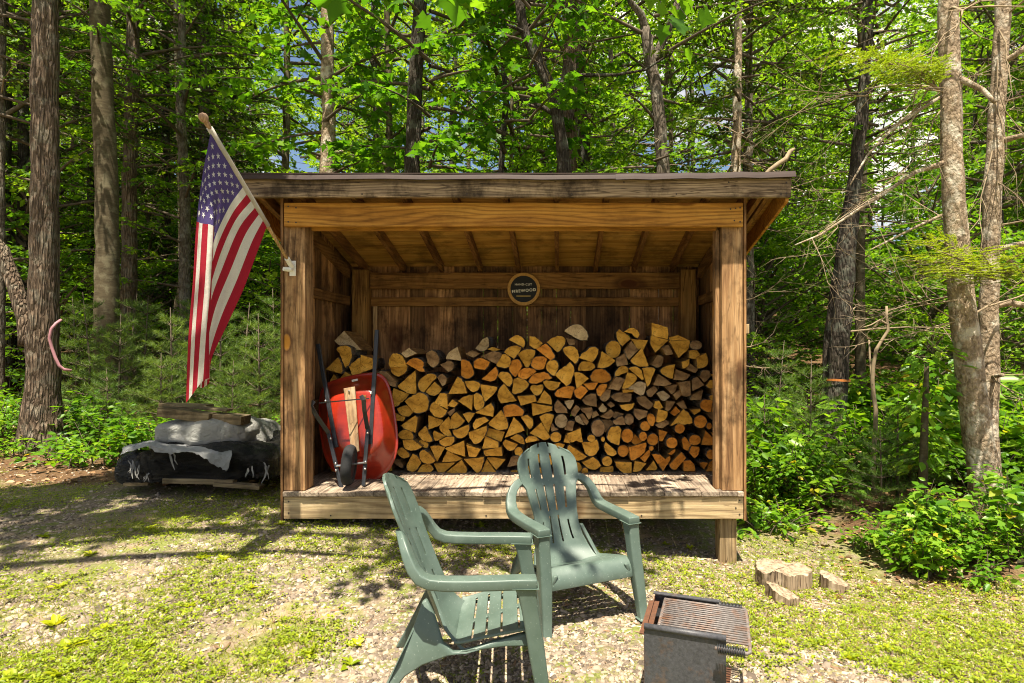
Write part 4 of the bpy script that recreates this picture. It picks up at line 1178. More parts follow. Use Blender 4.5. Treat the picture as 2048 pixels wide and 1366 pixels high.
stump('cut_log', [(1512, 1120), (1560, 1118), (1572, 1126), (1600, 1124), (1624, 1140), (1618, 1150), (1580, 1152), (1548, 1142), (1530, 1148), (1514, 1138)], 4.0, .09, 'largest rough cut log block with a split ragged top, by the shed post', 3)
stump('cut_log', [(1530, 1166), (1552, 1168), (1580, 1178), (1598, 1190), (1578, 1200), (1550, 1188)], 3.75, .05, 'low wedge of cut log lying in front of the largest block', 4, (-.2, 0))
stump('cut_log', [(1642, 1142), (1664, 1144), (1698, 1162), (1694, 1172), (1664, 1168), (1640, 1154)], 3.98, .05, 'dark slanted cut log piece lying to the right of the largest block', 5, (-.2, 0))

# ------------------------------------------------------------------ wrapped lumber pile on the left
def wrinkled(name, c, rough, bmp, vs=(1, 1, 1), spec=.4, c2=None):
    m, t, b = mat(name, rough, spec); v = coords(t, vs); n = noise(t, v, 7, 8, .72, 2.0); n2 = noise(t, v, 2.2, 5, .6)
    t.links.new(mixc(t, ramp(t, n2, [(.45, 0.0), (.65, 1.0)]), c, c2 or [q * 1.5 for q in c]), b.inputs['Base Color']); bump(t, b, n, bmp, .14); return m
M['blackwrap'] = wrinkled('black_plastic_wrap', (.010, .010, .011), .22, 1.0, (1.6, 2.4, 5), .6, (.045, .040, .034))
M['sack'] = wrinkled('grey_woven_sack', (.48, .48, .44), .55, .9, (2, 2, 2), .35, (.60, .58, .53))
M['tarp'] = wrinkled('grey_tarp', (.36, .37, .37), .5, .8, (2, 2, 2), .4, (.50, .50, .48))
M['shred'] = plain('torn_plastic_shreds', (.15, .145, .13), .5, .4, vary=.3)
PY = 5.75
from mathutils import noise as mnoise
def crinkle(p, f1=3.0, f2=7.0, f3=17.0):
    r = lambda f, o: 1 - abs(mnoise.noise(p * f + Vector((o, o * 2, -o))))
    return .8 * mnoise.noise(p * f1) + .55 * (r(f2, 3.1) - .75) + .3 * (r(f3, 7.7) - .75)
def blob(px0, px1, py0, py1, depth, yc, shape, nu=40, nv=18, seed=0, amp=.05, flat=1.0, sag=0.0):
    """closed crumpled body between pixel bounds, seen from the front, with real depth"""
    a = P(px0, py1, yc); b = P(px1, py0, yc); C = (a + b) / 2; hx = (b.x - a.x) / 2; hz = (b.z - a.z) / 2
    m = MB(); vs = []; so_ = Vector((seed * 5.3, 0, seed * 2.1)); sg = lambda q, k: math.copysign(abs(q) ** k, q)
    for j in range(nv + 1):
        th = math.pi * j / nv
        for i in range(nu):
            ph_ = 2 * math.pi * i / nu; cx_, sx_ = math.cos(ph_), math.sin(ph_); e = shape
            x = sg(math.sin(th), e) * sg(cx_, e); y = sg(math.sin(th), e) * sg(sx_, e); z = sg(math.cos(th), e)
            p = Vector((hx * x, depth / 2 * y, hz * z)); d = amp * crinkle(p + so_)
            n_ = Vector((x / hx, y * 2 / depth, z / hz)).normalized()
            q = C + p + n_ * d; q.z -= sag * abs(x) ** 3 * (1 if z > 0 else .3)
            vs.append(q)
    fs = [(j * nu + i, (j + 1) * nu + i, (j + 1) * nu + (i + 1) % nu, j * nu + (i + 1) % nu) for j in range(nv) for i in range(nu)]
    m.add(vs, fs); return m
pile = empty('lumber_pile', P(390, 968, PY - .4), 'low lumber pile wrapped in shiny torn black plastic beside the shed', 'lumber pile')
blob(318, 575, 880, 948, .95, PY, .36, 130, 54, 3, .085, sag=.03).build('black_wrap', M['blackwrap'], pile, smooth=True)
blob(276, 362, 900, 950, .8, PY - .02, .5, 60, 36, 6, .10, sag=.05).build('black_wrap', M['blackwrap'], pile, smooth=True)
part('board', lambda m: m.bar(P(432, 967, 5.30), P(524, 974, 5.28), .09, .035), M['oldboard'], parent=pile, bevel=.003)
part('board', lambda m: m.bar(P(330, 960, 5.31), P(470, 963, 5.32), .08, .045), M['oldboard'], parent=pile, bevel=.003)
part('board', lambda m: m.bar(P(250, 968, 5.36), P(300, 966, 5.40), .07, .03), M['oldboard'], parent=pile, bevel=.003)
for px, py, n, ln in ((262, 925, 6, 30), (272, 935, 7, 22), (500, 940, 5, 24), (532, 932, 8, 34), (342, 912, 2, 34), (292, 952, 6, 12)):
    def shreds(m):
        rng = random.Random(px)
        for _ in range(max(2, n // 2)):
            a = P(px + rng.uniform(-7, 7), py - rng.uniform(0, 8), 5.26 + rng.uniform(-.04, .02)); l = ln * rng.uniform(.5, 1.1); k = rng.uniform(-8, 12)
            pts = [a + (P(px + k, py + l, 5.17) - a) * u + Vector((rng.uniform(-.012, .012), rng.uniform(-.01, .01), 0)) for u in (0, .33, .66, 1)]
            w_ = rng.uniform(.006, .016); m.sweep(pts, [w_, w_ * 1.5, w_, w_ * .3], [.001] * 4, up=(rng.uniform(-.4, .4), -1, 0))
    part('torn_plastic', shreds, M['shred'], parent=pile)
blob(330, 508, 834, 886, .62, PY - .02, .55, 110, 46, 8, .05, sag=.03).build('full_sack', M['sack'], None, smooth=True)
tag(COL.objects['full_sack'], 'full grey woven sack lying on top of the wrapped pile, under boards', 'sack', 'grey sacks on the lumber pile')
blob(455, 552, 842, 897, .60, PY + .26, .55, 80, 40, 9, .06, sag=.10).build('full_sack', M['sack'], None, smooth=True)
tag(COL.objects['full_sack.001'], 'slumped grey sack behind the boards, hanging over the pile end by the shed', 'sack', 'grey sacks on the lumber pile')
def tarp(m):
    top = [(256, 892), (300, 884), (340, 888), (380, 891), (420, 894), (448, 897), (464, 900)]
    mid = [(248, 898), (290, 889), (335, 895), (378, 899), (420, 908), (450, 911), (462, 909)]
    low = [(243, 914), (288, 894), (322, 906), (372, 902), (404, 913), (446, 938), (454, 932)]
    rows = [[P(a, b, PY - .02) for a, b in top], [P(a, b, PY - .38) for a, b in top], [P(a, b, PY - .55) for a, b in mid], [P(a, b, PY - .59) for a, b in low]]
    nx, ny = 72, 30
    for j in range(ny + 1):
        v = j / ny * 3
        for i in range(nx + 1):
            u = i / nx * 6; p = crom([crom(r_, u, list(range(7))) for r_ in rows], v, [0, 1, 2, 3])
            k = crinkle(p, 4, 9, 22); p = p + Vector((0, -.035 * k, .030 * k))
            if j > ny - 4: p.z += .02 * mnoise.noise(Vector((u * 2.6, 0, 3))) * (j - ny + 4) / 4 + .012 * mnoise.noise(Vector((u * 7, 5, 3))) * (j - ny + 4) / 4
            m.v.append(tuple(p))
    for j in range(ny):
        for i in range(nx): m.f.append([j * (nx + 1) + i, j * (nx + 1) + i + 1, (j + 1) * (nx + 1) + i + 1, (j + 1) * (nx + 1) + i]); m.m.append(0)
tg = part('grey_tarp', tarp, M['tarp'], parent=None, smooth=True, solid=.004)
tag(tg, 'ragged grey tarp draped over the front of the wrapped lumber pile', 'tarp')
for k, (a, b, Y0, wd, th, lb) in enumerate((((323, 822), (425, 836), 5.55, .13, .09, 'longest old plank lying lowest on the grey sack'), ((352, 812), (460, 820), 5.66, .12, .022, 'thin weathered plank lying across the older boards on the sack'),
      ((424, 834), (462, 836), 5.62, .16, .075, 'short middle board end resting on the grey sack'), ((458, 836), (492, 840), 5.60, .18, .085, 'short light brown board nearest the shed on the grey sack'), ((326, 809), (420, 812), 5.86, .14, .03, 'thin flat plank at the back of the boards on the sack'))):
    m = MB(); m.bar(P(*a, Y0), P(*b, Y0), wd, th); o = m.build('old_plank', M['oldboard'], None, bevel=.004); tag(o, lb, 'plank', 'old planks on the grey sack')
# ------------------------------------------------------------------ vegetation materials
LM = {
 'bright': leafmat('bright_leaf', (.095, .195, .010), (.16, .30, .014), (.28, .41, .028), .5),
 'mid': leafmat('mid_leaf', (.055, .145, .010), (.105, .235, .014), (.185, .34, .022), .52),
 'dark': leafmat('dark_leaf', (.018, .050, .010), (.035, .085, .014), (.065, .13, .02), .4),
 'maple': leafmat('maple_leaf', (.050, .145, .010), (.095, .23, .014), (.18, .33, .02), .55),
 'shrub': leafmat('shrub_leaf', (.07, .18, .010), (.125, .28, .016), (.25, .40, .03), .48, .38, dead=(.45, .36, .03)),
 'pine': leafmat('pine_needle', (.055, .115, .020), (.10, .175, .028), (.17, .25, .042), .35, .5),
 'hemlock': leafmat('hemlock_needle', (.20, .29, .014), (.30, .38, .02), (.40, .46, .04), .45, .5),
 'spruce': leafmat('dark_needle', (.024, .050, .010), (.045, .085, .016), (.09, .13, .022), .3, .6),
 'weed': leafmat('weed_leaf', (.17, .225, .006), (.29, .355, .010), (.43, .46, .022), .40, .5),
 'grass': leafmat('grass_blade', (.14, .18, .016), (.23, .27, .025), (.34, .33, .05), .3, .6, dead=(.36, .30, .15)),
}
BK = {
 'oak': barkmat('furrowed_bark', (.085, .06, .04), (.28, .20, .135), (.26, .24, .18), (20, 20, 2.6), 1.0, .45, .05, vor=.7),
 'smooth': barkmat('smooth_bark', (.060, .046, .026), (.115, .090, .052), (.30, .27, .17), (4, 4, 22), .15, .3, .006, vor=.12),
 'dark': barkmat('dark_bark', (.030, .024, .018), (.10, .08, .06), (.15, .16, .12), (20, 20, 4), 1.0, .5, .03),
 'flaky': barkmat('flaky_bark', (.11, .075, .045), (.46, .35, .235), (.56, .50, .39), (15, 15, 10), 1.0, .8, .03, vor=.18),
 'grey': barkmat('grey_bark', (.07, .055, .04), (.19, .155, .115), (.27, .25, .20), (16, 16, 5), .8, .5, .02),
}
M['twig'] = plain('pale_dead_twig', (.25, .19, .12), .85, .1, vary=.35, vs=6)
M['branch'] = plain('branch_bark', (.10, .078, .055), .9, .1, vary=.45, vs=8)

# ------------------------------------------------------------------ generators
def spray_leaves(rng, p0, d, L, n, size, out, tpl_axis_mix=.8, droop=.25, flat=.75):
    """leaves in two rows along a twig from p0 in direction d"""
    d = d / (np.linalg.norm(d) + 1e-9); up = np.array([0, 0, 1.0]); sd = np.cross(d, up); sd /= np.linalg.norm(sd) + 1e-9
    t = (np.arange(n) + .5) / n; sgn = np.where(np.arange(n) % 2 == 0, 1, -1)
    pos = p0 + d * (t * L)[:, None] + up * (-droop * L * t * t)[:, None] + rng.normal(0, .025 * L, (n, 3))
    ax = d[None] * .6 + sd[None] * (sgn * tpl_axis_mix)[:, None] + rng.normal(0, .3, (n, 3)) + np.array([0, 0, -droop])
    nr = up[None] * flat + rng.normal(0, .38, (n, 3))
    out.append((pos, ax, nr, size * rng.uniform(.65, 1.15, n) * (1 - .25 * (t > .85))))

def crown_mesh(name, seed, z0, z1, spread, nbr, nspray, nleaf, leaf, tpl=DIAMOND, material=None, profile=None, el=(.05, .7), spray=(.35, .8), droop=.25, inner=.25, rad=None):
    """branches round the z axis from z0 to z1 with leafy sprays -> leaf mesh, branch MB"""
    rng = np.random.default_rng(seed); out = []; mb = MB(); prof = profile or (lambda h: math.sin(math.pi * (.12 + .83 * h)) ** .7)
    for i in range(nbr):
        h = (i + rng.uniform(0, 1)) / nbr; z = z0 + (z1 - z0) * h; az = i * 2.39996 + rng.uniform(-.5, .5)
        L = spread * prof(h) * rng.uniform(.65, 1.15); e = el[0] + (el[1] - el[0]) * h + rng.uniform(-.15, .15)
        d = np.array([math.cos(az) * math.cos(e), math.sin(az) * math.cos(e), math.sin(e)]); bend = rng.normal(0, .12, 3)
        q = np.linspace(0, 1, 6)[:, None]
        pts = np.array([0, 0, z]) + d * L * q + bend * L * q * q + np.array([0, 0, -droop * .5 * L]) * q * q
        r0 = .012 + .011 * L
        mb.tube(pts, [r0 * (1 - .85 * k / 5) for k in range(6)], 5, cap=False)
        for s_ in range(nspray):
            t = inner + (1 - inner) * (s_ + rng.uniform(0, 1)) / nspray; k = min(int(t * 5), 4); u = t * 5 - k
            p = pts[k] * (1 - u) + pts[k + 1] * u; td = pts[k + 1] - pts[k]; td /= np.linalg.norm(td)
            a = rng.choice([-1, 1]) * rng.uniform(.4, 1.4) * (1 - .5 * (t > .9)); ca, sa = math.cos(a), math.sin(a)
            sd = np.array([td[0] * ca - td[1] * sa, td[0] * sa + td[1] * ca, td[2] * .5 + rng.uniform(-.25, .3)])
            spray_leaves(rng, p, sd, rng.uniform(*spray) * (1.15 - .4 * t), nleaf, leaf, out, droop=droop)
    V, Fa = scatter(tpl, np.concatenate([o[0] for o in out]), np.concatenate([o[1] for o in out]), np.concatenate([o[2] for o in out]), np.concatenate([o[3] for o in out]))
    return np_mesh(name, V, Fa, material), mb

def dead_branches(mb, rng, p, d, L, r, depth, n=4, wig=.25):
    pts = [Vector(p)]; dd = Vector(d).normalized()
    for k in range(n):
        dd = (dd + Vector((rng.gauss(0, wig), rng.gauss(0, wig), rng.gauss(0, wig * .8)))).normalized(); pts.append(pts[-1] + dd * (L / n))
    mb.tube(pts, [r * (1 - .8 * k / n) for k in range(n + 1)], 5 if depth > 1 else 3, cap=False)
    if depth > 0:
        for k in range(1, n + 1):
            for _ in range(rng.choice([1, 1, 2])):
                a = rng.uniform(.5, 1.2) * rng.choice([-1, 1]); ax = Vector((rng.gauss(0, .6), rng.gauss(0, .6), 1)).normalized()
                nd_ = Matrix.Rotation(a, 3, ax) @ (pts[k] - pts[k - 1]).normalized()
                dead_branches(mb, rng, pts[k], nd_, L * rng.uniform(.3, .55), max(r * .5, .0018), depth - 1, 3, wig)

def mbmesh(mb, name, material, smooth=True):
    me = bpy.data.meshes.new(name); me.from_pydata([tuple(v) for v in mb.v], [], mb.f); me.materials.append(material)
    if smooth: me.polygons.foreach_set('use_smooth', [True] * len(mb.f))
    me.update(); return me

# crown variants shared by the trees
CR = {}
def variant(key, *a, **k):
    lm, mb = crown_mesh(key, *a, **k); CR[key] = (lm, mbmesh(mb, 'branches', M['branch']))
variant('broad_bright', 1, 2.0, 13.0, 3.3, 52, 9, 13, .15, material=LM['bright'])
variant('broad_mid', 2, 1.6, 12.0, 3.0, 50, 9, 13, .14, material=LM['mid'])
variant('tall_bright', 3, 3.2, 15.0, 2.8, 54, 9, 12, .15, material=LM['bright'])
variant('tall_mid', 4, 2.6, 15.0, 2.7, 54, 9, 12, .14, material=LM['mid'])
variant('sparse_mid', 5, 1.8, 11.0, 2.4, 30, 7, 12, .12, material=LM['mid'], droop=.35)
variant('sparse_bright', 15, 1.4, 11.0, 2.6, 34, 7, 12, .12, material=LM['bright'], droop=.35)
variant('far', 21, .6, 15.0, 3.4, 46, 8, 10, .27, material=LM['bright'])
variant('far_mid', 22, .6, 15.0, 3.2, 46, 8, 10, .26, material=LM['mid'])
variant('maple', 6, 2.6, 9.0, 2.3, 34, 7, 9, .17, tpl=MAPLE, material=LM['maple'], droop=.3)
variant('dark_conifer', 7, 1.2, 13.0, 2.2, 70, 9, 16, .12, tpl=NEEDLE if False else DIAMOND, material=LM['spruce'], profile=lambda h: (1 - h) ** .7 + .12, el=(-.1, .35), droop=.2, spray=(.25, .55))
variant('under', 8, .25, 2.4, 1.3, 26, 7, 11, .095, material=LM['mid'], el=(.2, 1.0), spray=(.25, .5))
variant('under_bright', 9, .2, 2.2, 1.2, 26, 7, 11, .10, material=LM['bright'], el=(.2, 1.0), spray=(.25, .5))
TRK = {}
def std_trunk(key, H, r, seed, material):
    rng = random.Random(seed); mb = MB(); pts = [Vector((0, 0, -.4))]; 
    for k in range(1, 12): pts.append(Vector((rng.gauss(0, .05) * k * .25, rng.gauss(0, .05) * k * .25, H * k / 11)))
    mb.tube(pts, [r * (1.25 if k == 0 else 1) * (1 - .8 * k / 11) for k in range(12)], 9, jit=.06, rng=rng); TRK[key] = mbmesh(mb, 'trunk', material)
std_trunk('thin', 13, .085, 1, BK['dark']); std_trunk('mid', 15, .14, 2, BK['grey']); std_trunk('thick', 16, .19, 3, BK['dark']); std_trunk('pale', 14, .10, 4, BK['smooth'])

def far_tree(name, x, y, trunk, crown, sc, rz, label, cat, group, zs=1.0, nocrownbranch=False):
    t = empty(name, (x, y, gz(x, y)), label, cat, group, rz=rz); t.scale = (sc, sc, sc * zs)
    if trunk: obj('trunk', TRK[trunk], t)
    if crown:
        c = obj('crown', CR[crown][0], t)
        if not nocrownbranch: obj('branches', CR[crown][1], t)
    return t

# ------------------------------------------------------------------ the trees one can tell apart (trunk traced: px, py, width px)
def near_tree(name, Y, path, bark, label, base_py=None, top=11.0, crown=None, cs=1.0, cz=0.0, crz=0.0, flare=1.0, limbs=(), jit=.05, twigs=0, seed=0, n=16):
    rng = random.Random(seed + 50); pts = [P(a, b, Y) for a, b, w_ in path]; rad = [w_ / 2 * Y / F * math.cos(math.atan((a - CX) / F)) for a, b, w_ in path]
    # denser path with small irregularities
    dp, dr = [], []
    for i in range(len(pts) - 1):
        k = max(2, int((pts[i] - pts[i + 1]).length / .22))
        for q in range(k):
            u = q / k; dp.append(pts[i].lerp(pts[i + 1], u)); dr.append(rad[i] * (1 - u) + rad[i + 1] * u)
    dp.append(pts[-1]); dr.append(rad[-1])
    if dp[0].z < dp[-1].z: dp.reverse(); dr.reverse()      # from the top down
    d = (dp[0] - dp[3]).normalized(); z = dp[0].z
    up_p, up_r = [], []
    while z < top:
        q = dp[0] + d * (z - dp[0].z + .6) + Vector((rng.gauss(0, .03), rng.gauss(0, .03), 0)); up_p.insert(0, q); up_r.insert(0, max(.02, dr[0] * (1 - .7 * (q.z - dp[0].z) / (top - dp[0].z + 1)))); z = q.z
    allp = up_p + dp; allr = up_r + dr
    b = allp[-1]; g = gz(b.x, b.y)
    if b.z > g: 
        k = 0; r0 = allr[-1]; zz = b.z
        while zz > g - .1: zz -= .25; allp.append(Vector((b.x, b.y, zz))); allr.append(r0)
    for i, p in enumerate(allp):
        hgt = p.z - g
        if hgt < .5: allr[i] *= 1 + flare * .55 * max(0, (.5 - hgt) / .5) ** 2
        p.x += rng.gauss(0, .006); p.y += rng.gauss(0, .006)
    root = empty(name, (allp[-1].x, allp[-1].y, g), label, 'tree')
    mb = MB(); mb.tube(allp, allr, n, jit=jit, rng=rng); mb.build('trunk', bark, root, smooth=True)
    for lp, dY in limbs:
        mb = MB(); q = []; r = []
        for i in range(len(lp) - 1):
            for u in (0, .33, .66): q.append(P(lp[i][0] * (1 - u) + lp[i + 1][0] * u, lp[i][1] * (1 - u) + lp[i + 1][1] * u, Y + dY * (i + u) / (len(lp) - 1))); r.append((lp[i][2] * (1 - u) + lp[i + 1][2] * u) / 2 * Y / F)
        q.append(P(lp[-1][0], lp[-1][1], Y + dY)); r.append(lp[-1][2] / 2 * Y / F)
        mb.tube(q, r, 9, jit=jit, rng=rng); mb.build('limb', bark, root, smooth=True)
    if twigs:
        mb = MB()
        for _ in range(twigs):
            i = rng.randrange(len(up_p), len(allp) - 4); az = rng.uniform(0, 6.28); dv = Vector((math.cos(az), math.sin(az), rng.uniform(-.25, .35)))
            dead_branches(mb, rng, allp[i], dv, rng.uniform(.7, 1.7), rng.uniform(.008, .018), 2)
        mb.build('dead_branches', M['twig'] if twigs < 100 else M['branch'], root, smooth=True)
    if crown:
        tp = allp[0]; ax, ay = (allp[0].x + allp[len(allp) // 3].x) / 2 - root.location.x, (allp[0].y) - root.location.y
        c = obj('crown', CR[crown][0], root); c.scale = (cs, cs, cs); c.location = (ax, ay, cz); c.rotation_euler = (0, 0, crz)
        bo = obj('branches', CR[crown][1], root); bo.scale = (cs, cs, cs); bo.location = (ax, ay, cz); bo.rotation_euler = (0, 0, crz)
    return root
T1 = near_tree('oak_tree', 7.3, [(90, -30, 56), (90, 200, 57), (89, 450, 60), (87, 640, 66), (86, 780, 76), (86, 858, 92)], BK['oak'], 'thick tree with furrowed brown bark and a pink hose hanging on it', flare=.55, top=9, jit=.07, n=26,
     limbs=(([(58, 690, 34), (52, 640, 30), (30, 570, 28), (2, 500, 27), (-60, 430, 25), (-140, 330, 22)], .2),), crown='tall_mid', cs=.8, cz=3.5, seed=1)
near_tree('birch_tree', 9.6, [(198, -30, 42), (203, 120, 45), (212, 330, 49), (215, 520, 51), (214, 640, 53), (214, 740, 57)], BK['smooth'], 'smooth olive-brown trunk with pale flecks, curving, second thick trunk from the furrowed oak', flare=.8, top=10, jit=.02, crown='tall_mid', cs=.8, cz=3.2, crz=2, seed=2, n=22)
near_tree('oak_tree', 11.5, [(267, -30, 26), (266, 150, 29), (260, 300, 31), (258, 520, 33), (256, 640, 36)], BK['oak'], 'straight furrowed trunk just right of the smooth curving one', top=12, crown='broad_mid', cs=.8, cz=2.5, crz=1, seed=3, twigs=5, n=16)
near_tree('dark_tree', 12.5, [(44, -30, 21), (46, 300, 24), (44, 600, 27)], BK['dark'], 'dark blotched trunk just left of the thick furrowed oak', top=12, crown='dark_conifer', cs=.8, cz=3.5, crz=.4, seed=4, twigs=10)
near_tree('dark_tree', 9.5, [(4, -30, 18), (2, 300, 19), (0, 700, 22)], BK['grey'], 'thin trunk cut by the far left edge of the photo', top=10, crown='dark_conifer', cs=.7, cz=4, seed=5, twigs=4)
near_tree('pine_tree', 13.5, [(352, -20, 11), (355, 150, 13), (362, 350, 15), (365, 560, 17), (350, 650, 20)], BK['flaky'], 'slim pale conifer trunk with many bare dead branches, behind the flag', top=12, crown='dark_conifer', cs=.75, cz=4.5, crz=1, seed=6, twigs=22)
near_tree('pine_tree', 15.0, [(330, -20, 15), (332, 300, 17), (334, 640, 20)], BK['dark'], 'slim dark conifer trunk left of the pale one behind the flag', top=13, crown='dark_conifer', cs=.85, cz=3.5, crz=2, seed=7, twigs=22)
near_tree('pine_tree', 14.2, [(180, -20, 15), (182, 300, 17), (184, 700, 20)], BK['dark'], 'dark trunk half hidden behind the smooth curving tree', top=13, crown='dark_conifer', cs=.8, cz=4.0, crz=3, seed=8, twigs=16)
near_tree('oak_tree', 10.5, [(652, -20, 24), (655, 100, 26), (658, 250, 28), (654, 350, 31)], BK['flaky'], 'sunlit light brown trunk above the left half of the shed roof', top=12, crown='maple', cs=1.05, cz=1.0, crz=1.0, seed=9,
     limbs=(([(650, 318, 8), (625, 313, 6), (600, 315, 4)], -.2), ([(655, 316, 9), (672, 305, 7), (685, 303, 5)], -.2)))
near_tree('dark_tree', 9.6, [(842, -20, 25), (836, 80, 28), (829, 200, 30), (824, 345, 32)], BK['dark'], 'dark upright trunk above the roof between the flag and the sign', top=12, crown='maple', cs=1.0, cz=1.2, crz=2.6, seed=10)
near_tree('maple_tree', 8.6, [(1036, -30, 19), (1041, 30, 20), (1052, 70, 20), (1076, 120, 22), (1098, 165, 22), (1112, 210, 24), (1122, 280, 24), (1130, 350, 27)], BK['dark'], 'curving thin trunk bending left above the roof middle', top=8, seed=11, crown='maple', cs=.8, cz=2.4, crz=.5, twigs=3,
     limbs=(([(1106, 226, 12), (1085, 214, 9), (1062, 204, 8), (1042, 196, 6)], .2), ([(1055, 68, 8), (1040, 60, 7), (1012, 48, 5)], -.2), ([(1110, 170, 9), (1160, 150, 7), (1230, 150, 6), (1290, 140, 5), (1345, 105, 4)], .3)))
near_tree('oak_tree', 9.8, [(1146, -20, 34), (1143, 100, 36), (1138, 220, 37), (1132, 350, 38)], BK['oak'], 'thick straight ridged trunk rising right behind the curving thin one', top=12, crown='tall_mid', cs=.85, cz=2.2, crz=1.4, seed=12, n=18)
near_tree('dark_tree', 9.0, [(1290, 55, 20), (1297, 110, 24), (1308, 160, 24), (1318, 230, 25), (1326, 350, 27)], BK['grey'], 'forked trunk splitting into two limbs above the right of the roof', top=3.6, crown='sparse_mid', cs=.85, cz=2.4, crz=.9, seed=13,
     limbs=(([(1302, 130, 19), (1322, 90, 17), (1342, 45, 15), (1360, -10, 14), (1390, -90, 11)], .3), ([(1291, 60, 18), (1283, 30, 15), (1262, 5, 12), (1240, -60, 9)], -.2)))
near_tree('pine_tree', 9.4, [(1478, -20, 15), (1476, 100, 16), (1474, 200, 18), (1472, 350, 20)], BK['flaky'], 'slender straight trunk with level dead branches above the right of the roof', top=11, crown='dark_conifer', cs=.7, cz=3.8, crz=.2, seed=14, twigs=26)
near_tree('dark_tree', 12.0, [(1500, -20, 10), (1496, 200, 13), (1492, 345, 15)], BK['dark'], 'thin dark trunk just behind the slender one with dead branches', top=12, crown='sparse_bright', cs=.9, cz=2.5, seed=15, twigs=6)
T11 = near_tree('dark_tree', 8.2, [(1738, -20, 22), (1730, 150, 24), (1716, 300, 28), (1704, 420, 32), (1690, 560, 36), (1680, 700, 40), (1672, 820, 42), (1668, 900, 46)], BK['dark'], 'dark shaded leaning trunk with an orange tape band', top=9, crown='tall_mid', cs=.75, cz=3.0, crz=2.0, seed=16, twigs=5, flare=.4)
near_tree('dark_tree', 8.8, [(1690, 430, 15), (1672, 560, 19), (1656, 700, 22), (1652, 880, 26)], BK['dark'], 'second darker trunk close behind the one with orange tape', top=9, seed=17, crown='broad_mid', cs=.55, cz=2.5, flare=.3)
T12 = near_tree('hemlock_tree', 5.6, [(1897, -30, 43), (1898, 120, 45), (1902, 260, 46), (1907, 400, 48), (1915, 520, 52), (1926, 640, 58), (1942, 760, 62), (1958, 880, 66), (1974, 990, 72), (1984, 1050, 82)], BK['flaky'], 'big pale flaky-barked tree on the right, lit by sun', top=9, seed=18, twigs=5, flare=.5, n=24, jit=.045,
     limbs=(([(1898, 150, 14), (1925, 160, 12), (1965, 180, 10), (1990, 205, 7)], -.25), ([(1890, 180, 8), (1840, 172, 6), (1780, 170, 5), (1730, 178, 3)], .3), ([(1888, 190, 7), (1830, 225, 6), (1780, 262, 5), (1735, 310, 4), (1700, 370, 3)], -.4), ([(1886, 325, 9), (1830, 345, 8), (1770, 385, 7), (1700, 430, 5), (1640, 470, 4), (1590, 490, 2)], -.6), ([(1884, 430, 6), (1840, 450, 5), (1780, 480, 4), (1740, 500, 2)], -.5)))
T13 = near_tree('hemlock_tree', 5.95, [(2006, -30, 34), (2002, 100, 36), (1992, 260, 38), (1984, 400, 40), (1980, 560, 42), (1978, 700, 44), (1976, 850, 46), (1978, 960, 48)], BK['flaky'], 'twin trunk behind the big flaky tree, wrapped in bare twigs', top=9, seed=19, twigs=8, flare=.2,
     limbs=(([(1985, 612, 14), (2020, 606, 13), (2060, 612, 12), (2110, 620, 10)], -.1), ([(1990, 500, 12), (2030, 490, 11), (2090, 480, 9)], -.2), ([(1992, 285, 12), (2030, 275, 10), (2080, 262, 8)], -.3), ([(1998, 130, 12), (2030, 110, 11), (2070, 80, 9)], -.2), ([(1978, 752, 8), (1992, 752, 8), (2006, 750, 7)], -.3)))
near_tree('dead_sapling', 6.6, [(1772, 612, 5), (1776, 660, 7), (1752, 700, 8), (1744, 760, 9), (1752, 820, 10), (1748, 892, 11)], M['twig'], 'slim crooked dead sapling with pale bark in front of the dark trunks', top=1.0, seed=20, twigs=0, flare=0, n=8,
     limbs=(([(1776, 650, 5), (1760, 640, 4), (1742, 650, 3), (1725, 655, 2)], 0), ([(1745, 770, 6), (1740, 720, 4), (1738, 680, 3)], .1)))

# hose and tape
h = MB(); h.tube([P(a, b, 7.3 - d) for a, b, d in ((122, 640, .17), (112, 647, .24), (103, 658, .27), (99, 676, .27), (104, 696, .26), (111, 716, .25), (118, 731, .24), (128, 739, .22), (143, 741, .17))], .017, 10)
tag(h.build('hose', plain('faded_pink_hose', (.36, .17, .19), .55, .3), None, smooth=True), 'short faded pink hose hooked on the furrowed oak trunk', 'hose')
h = MB(); ring = [P(1676.5, 760, 8.2) + Vector((math.cos(a) * .152, math.sin(a) * .152, .006 * math.sin(a * 2))) for a in [2 * math.pi * k / 20 for k in range(21)]]
h.sweep(ring, [.004] * 21, [.030] * 21); tag(h.build('tape_band', plain('orange_tape', (.50, .17, .04), .5, .3), None), 'orange tape band tied round the dark leaning trunk', 'tape')
h = MB(); h.tube([P(1500, 380, 6.3), P(1540, 340, 6.35), P(1556, 328, 6.36), P(1572, 318, 6.4), P(1580, 303, 6.4), P(1589, 297, 6.42)], [.02, .022, .024, .026, .022, .012], 8, jit=.12)
tag(h.build('broken_branch', M['twig'], None, smooth=True), 'broken pale branch sticking up behind the right end of the roof', 'branch')

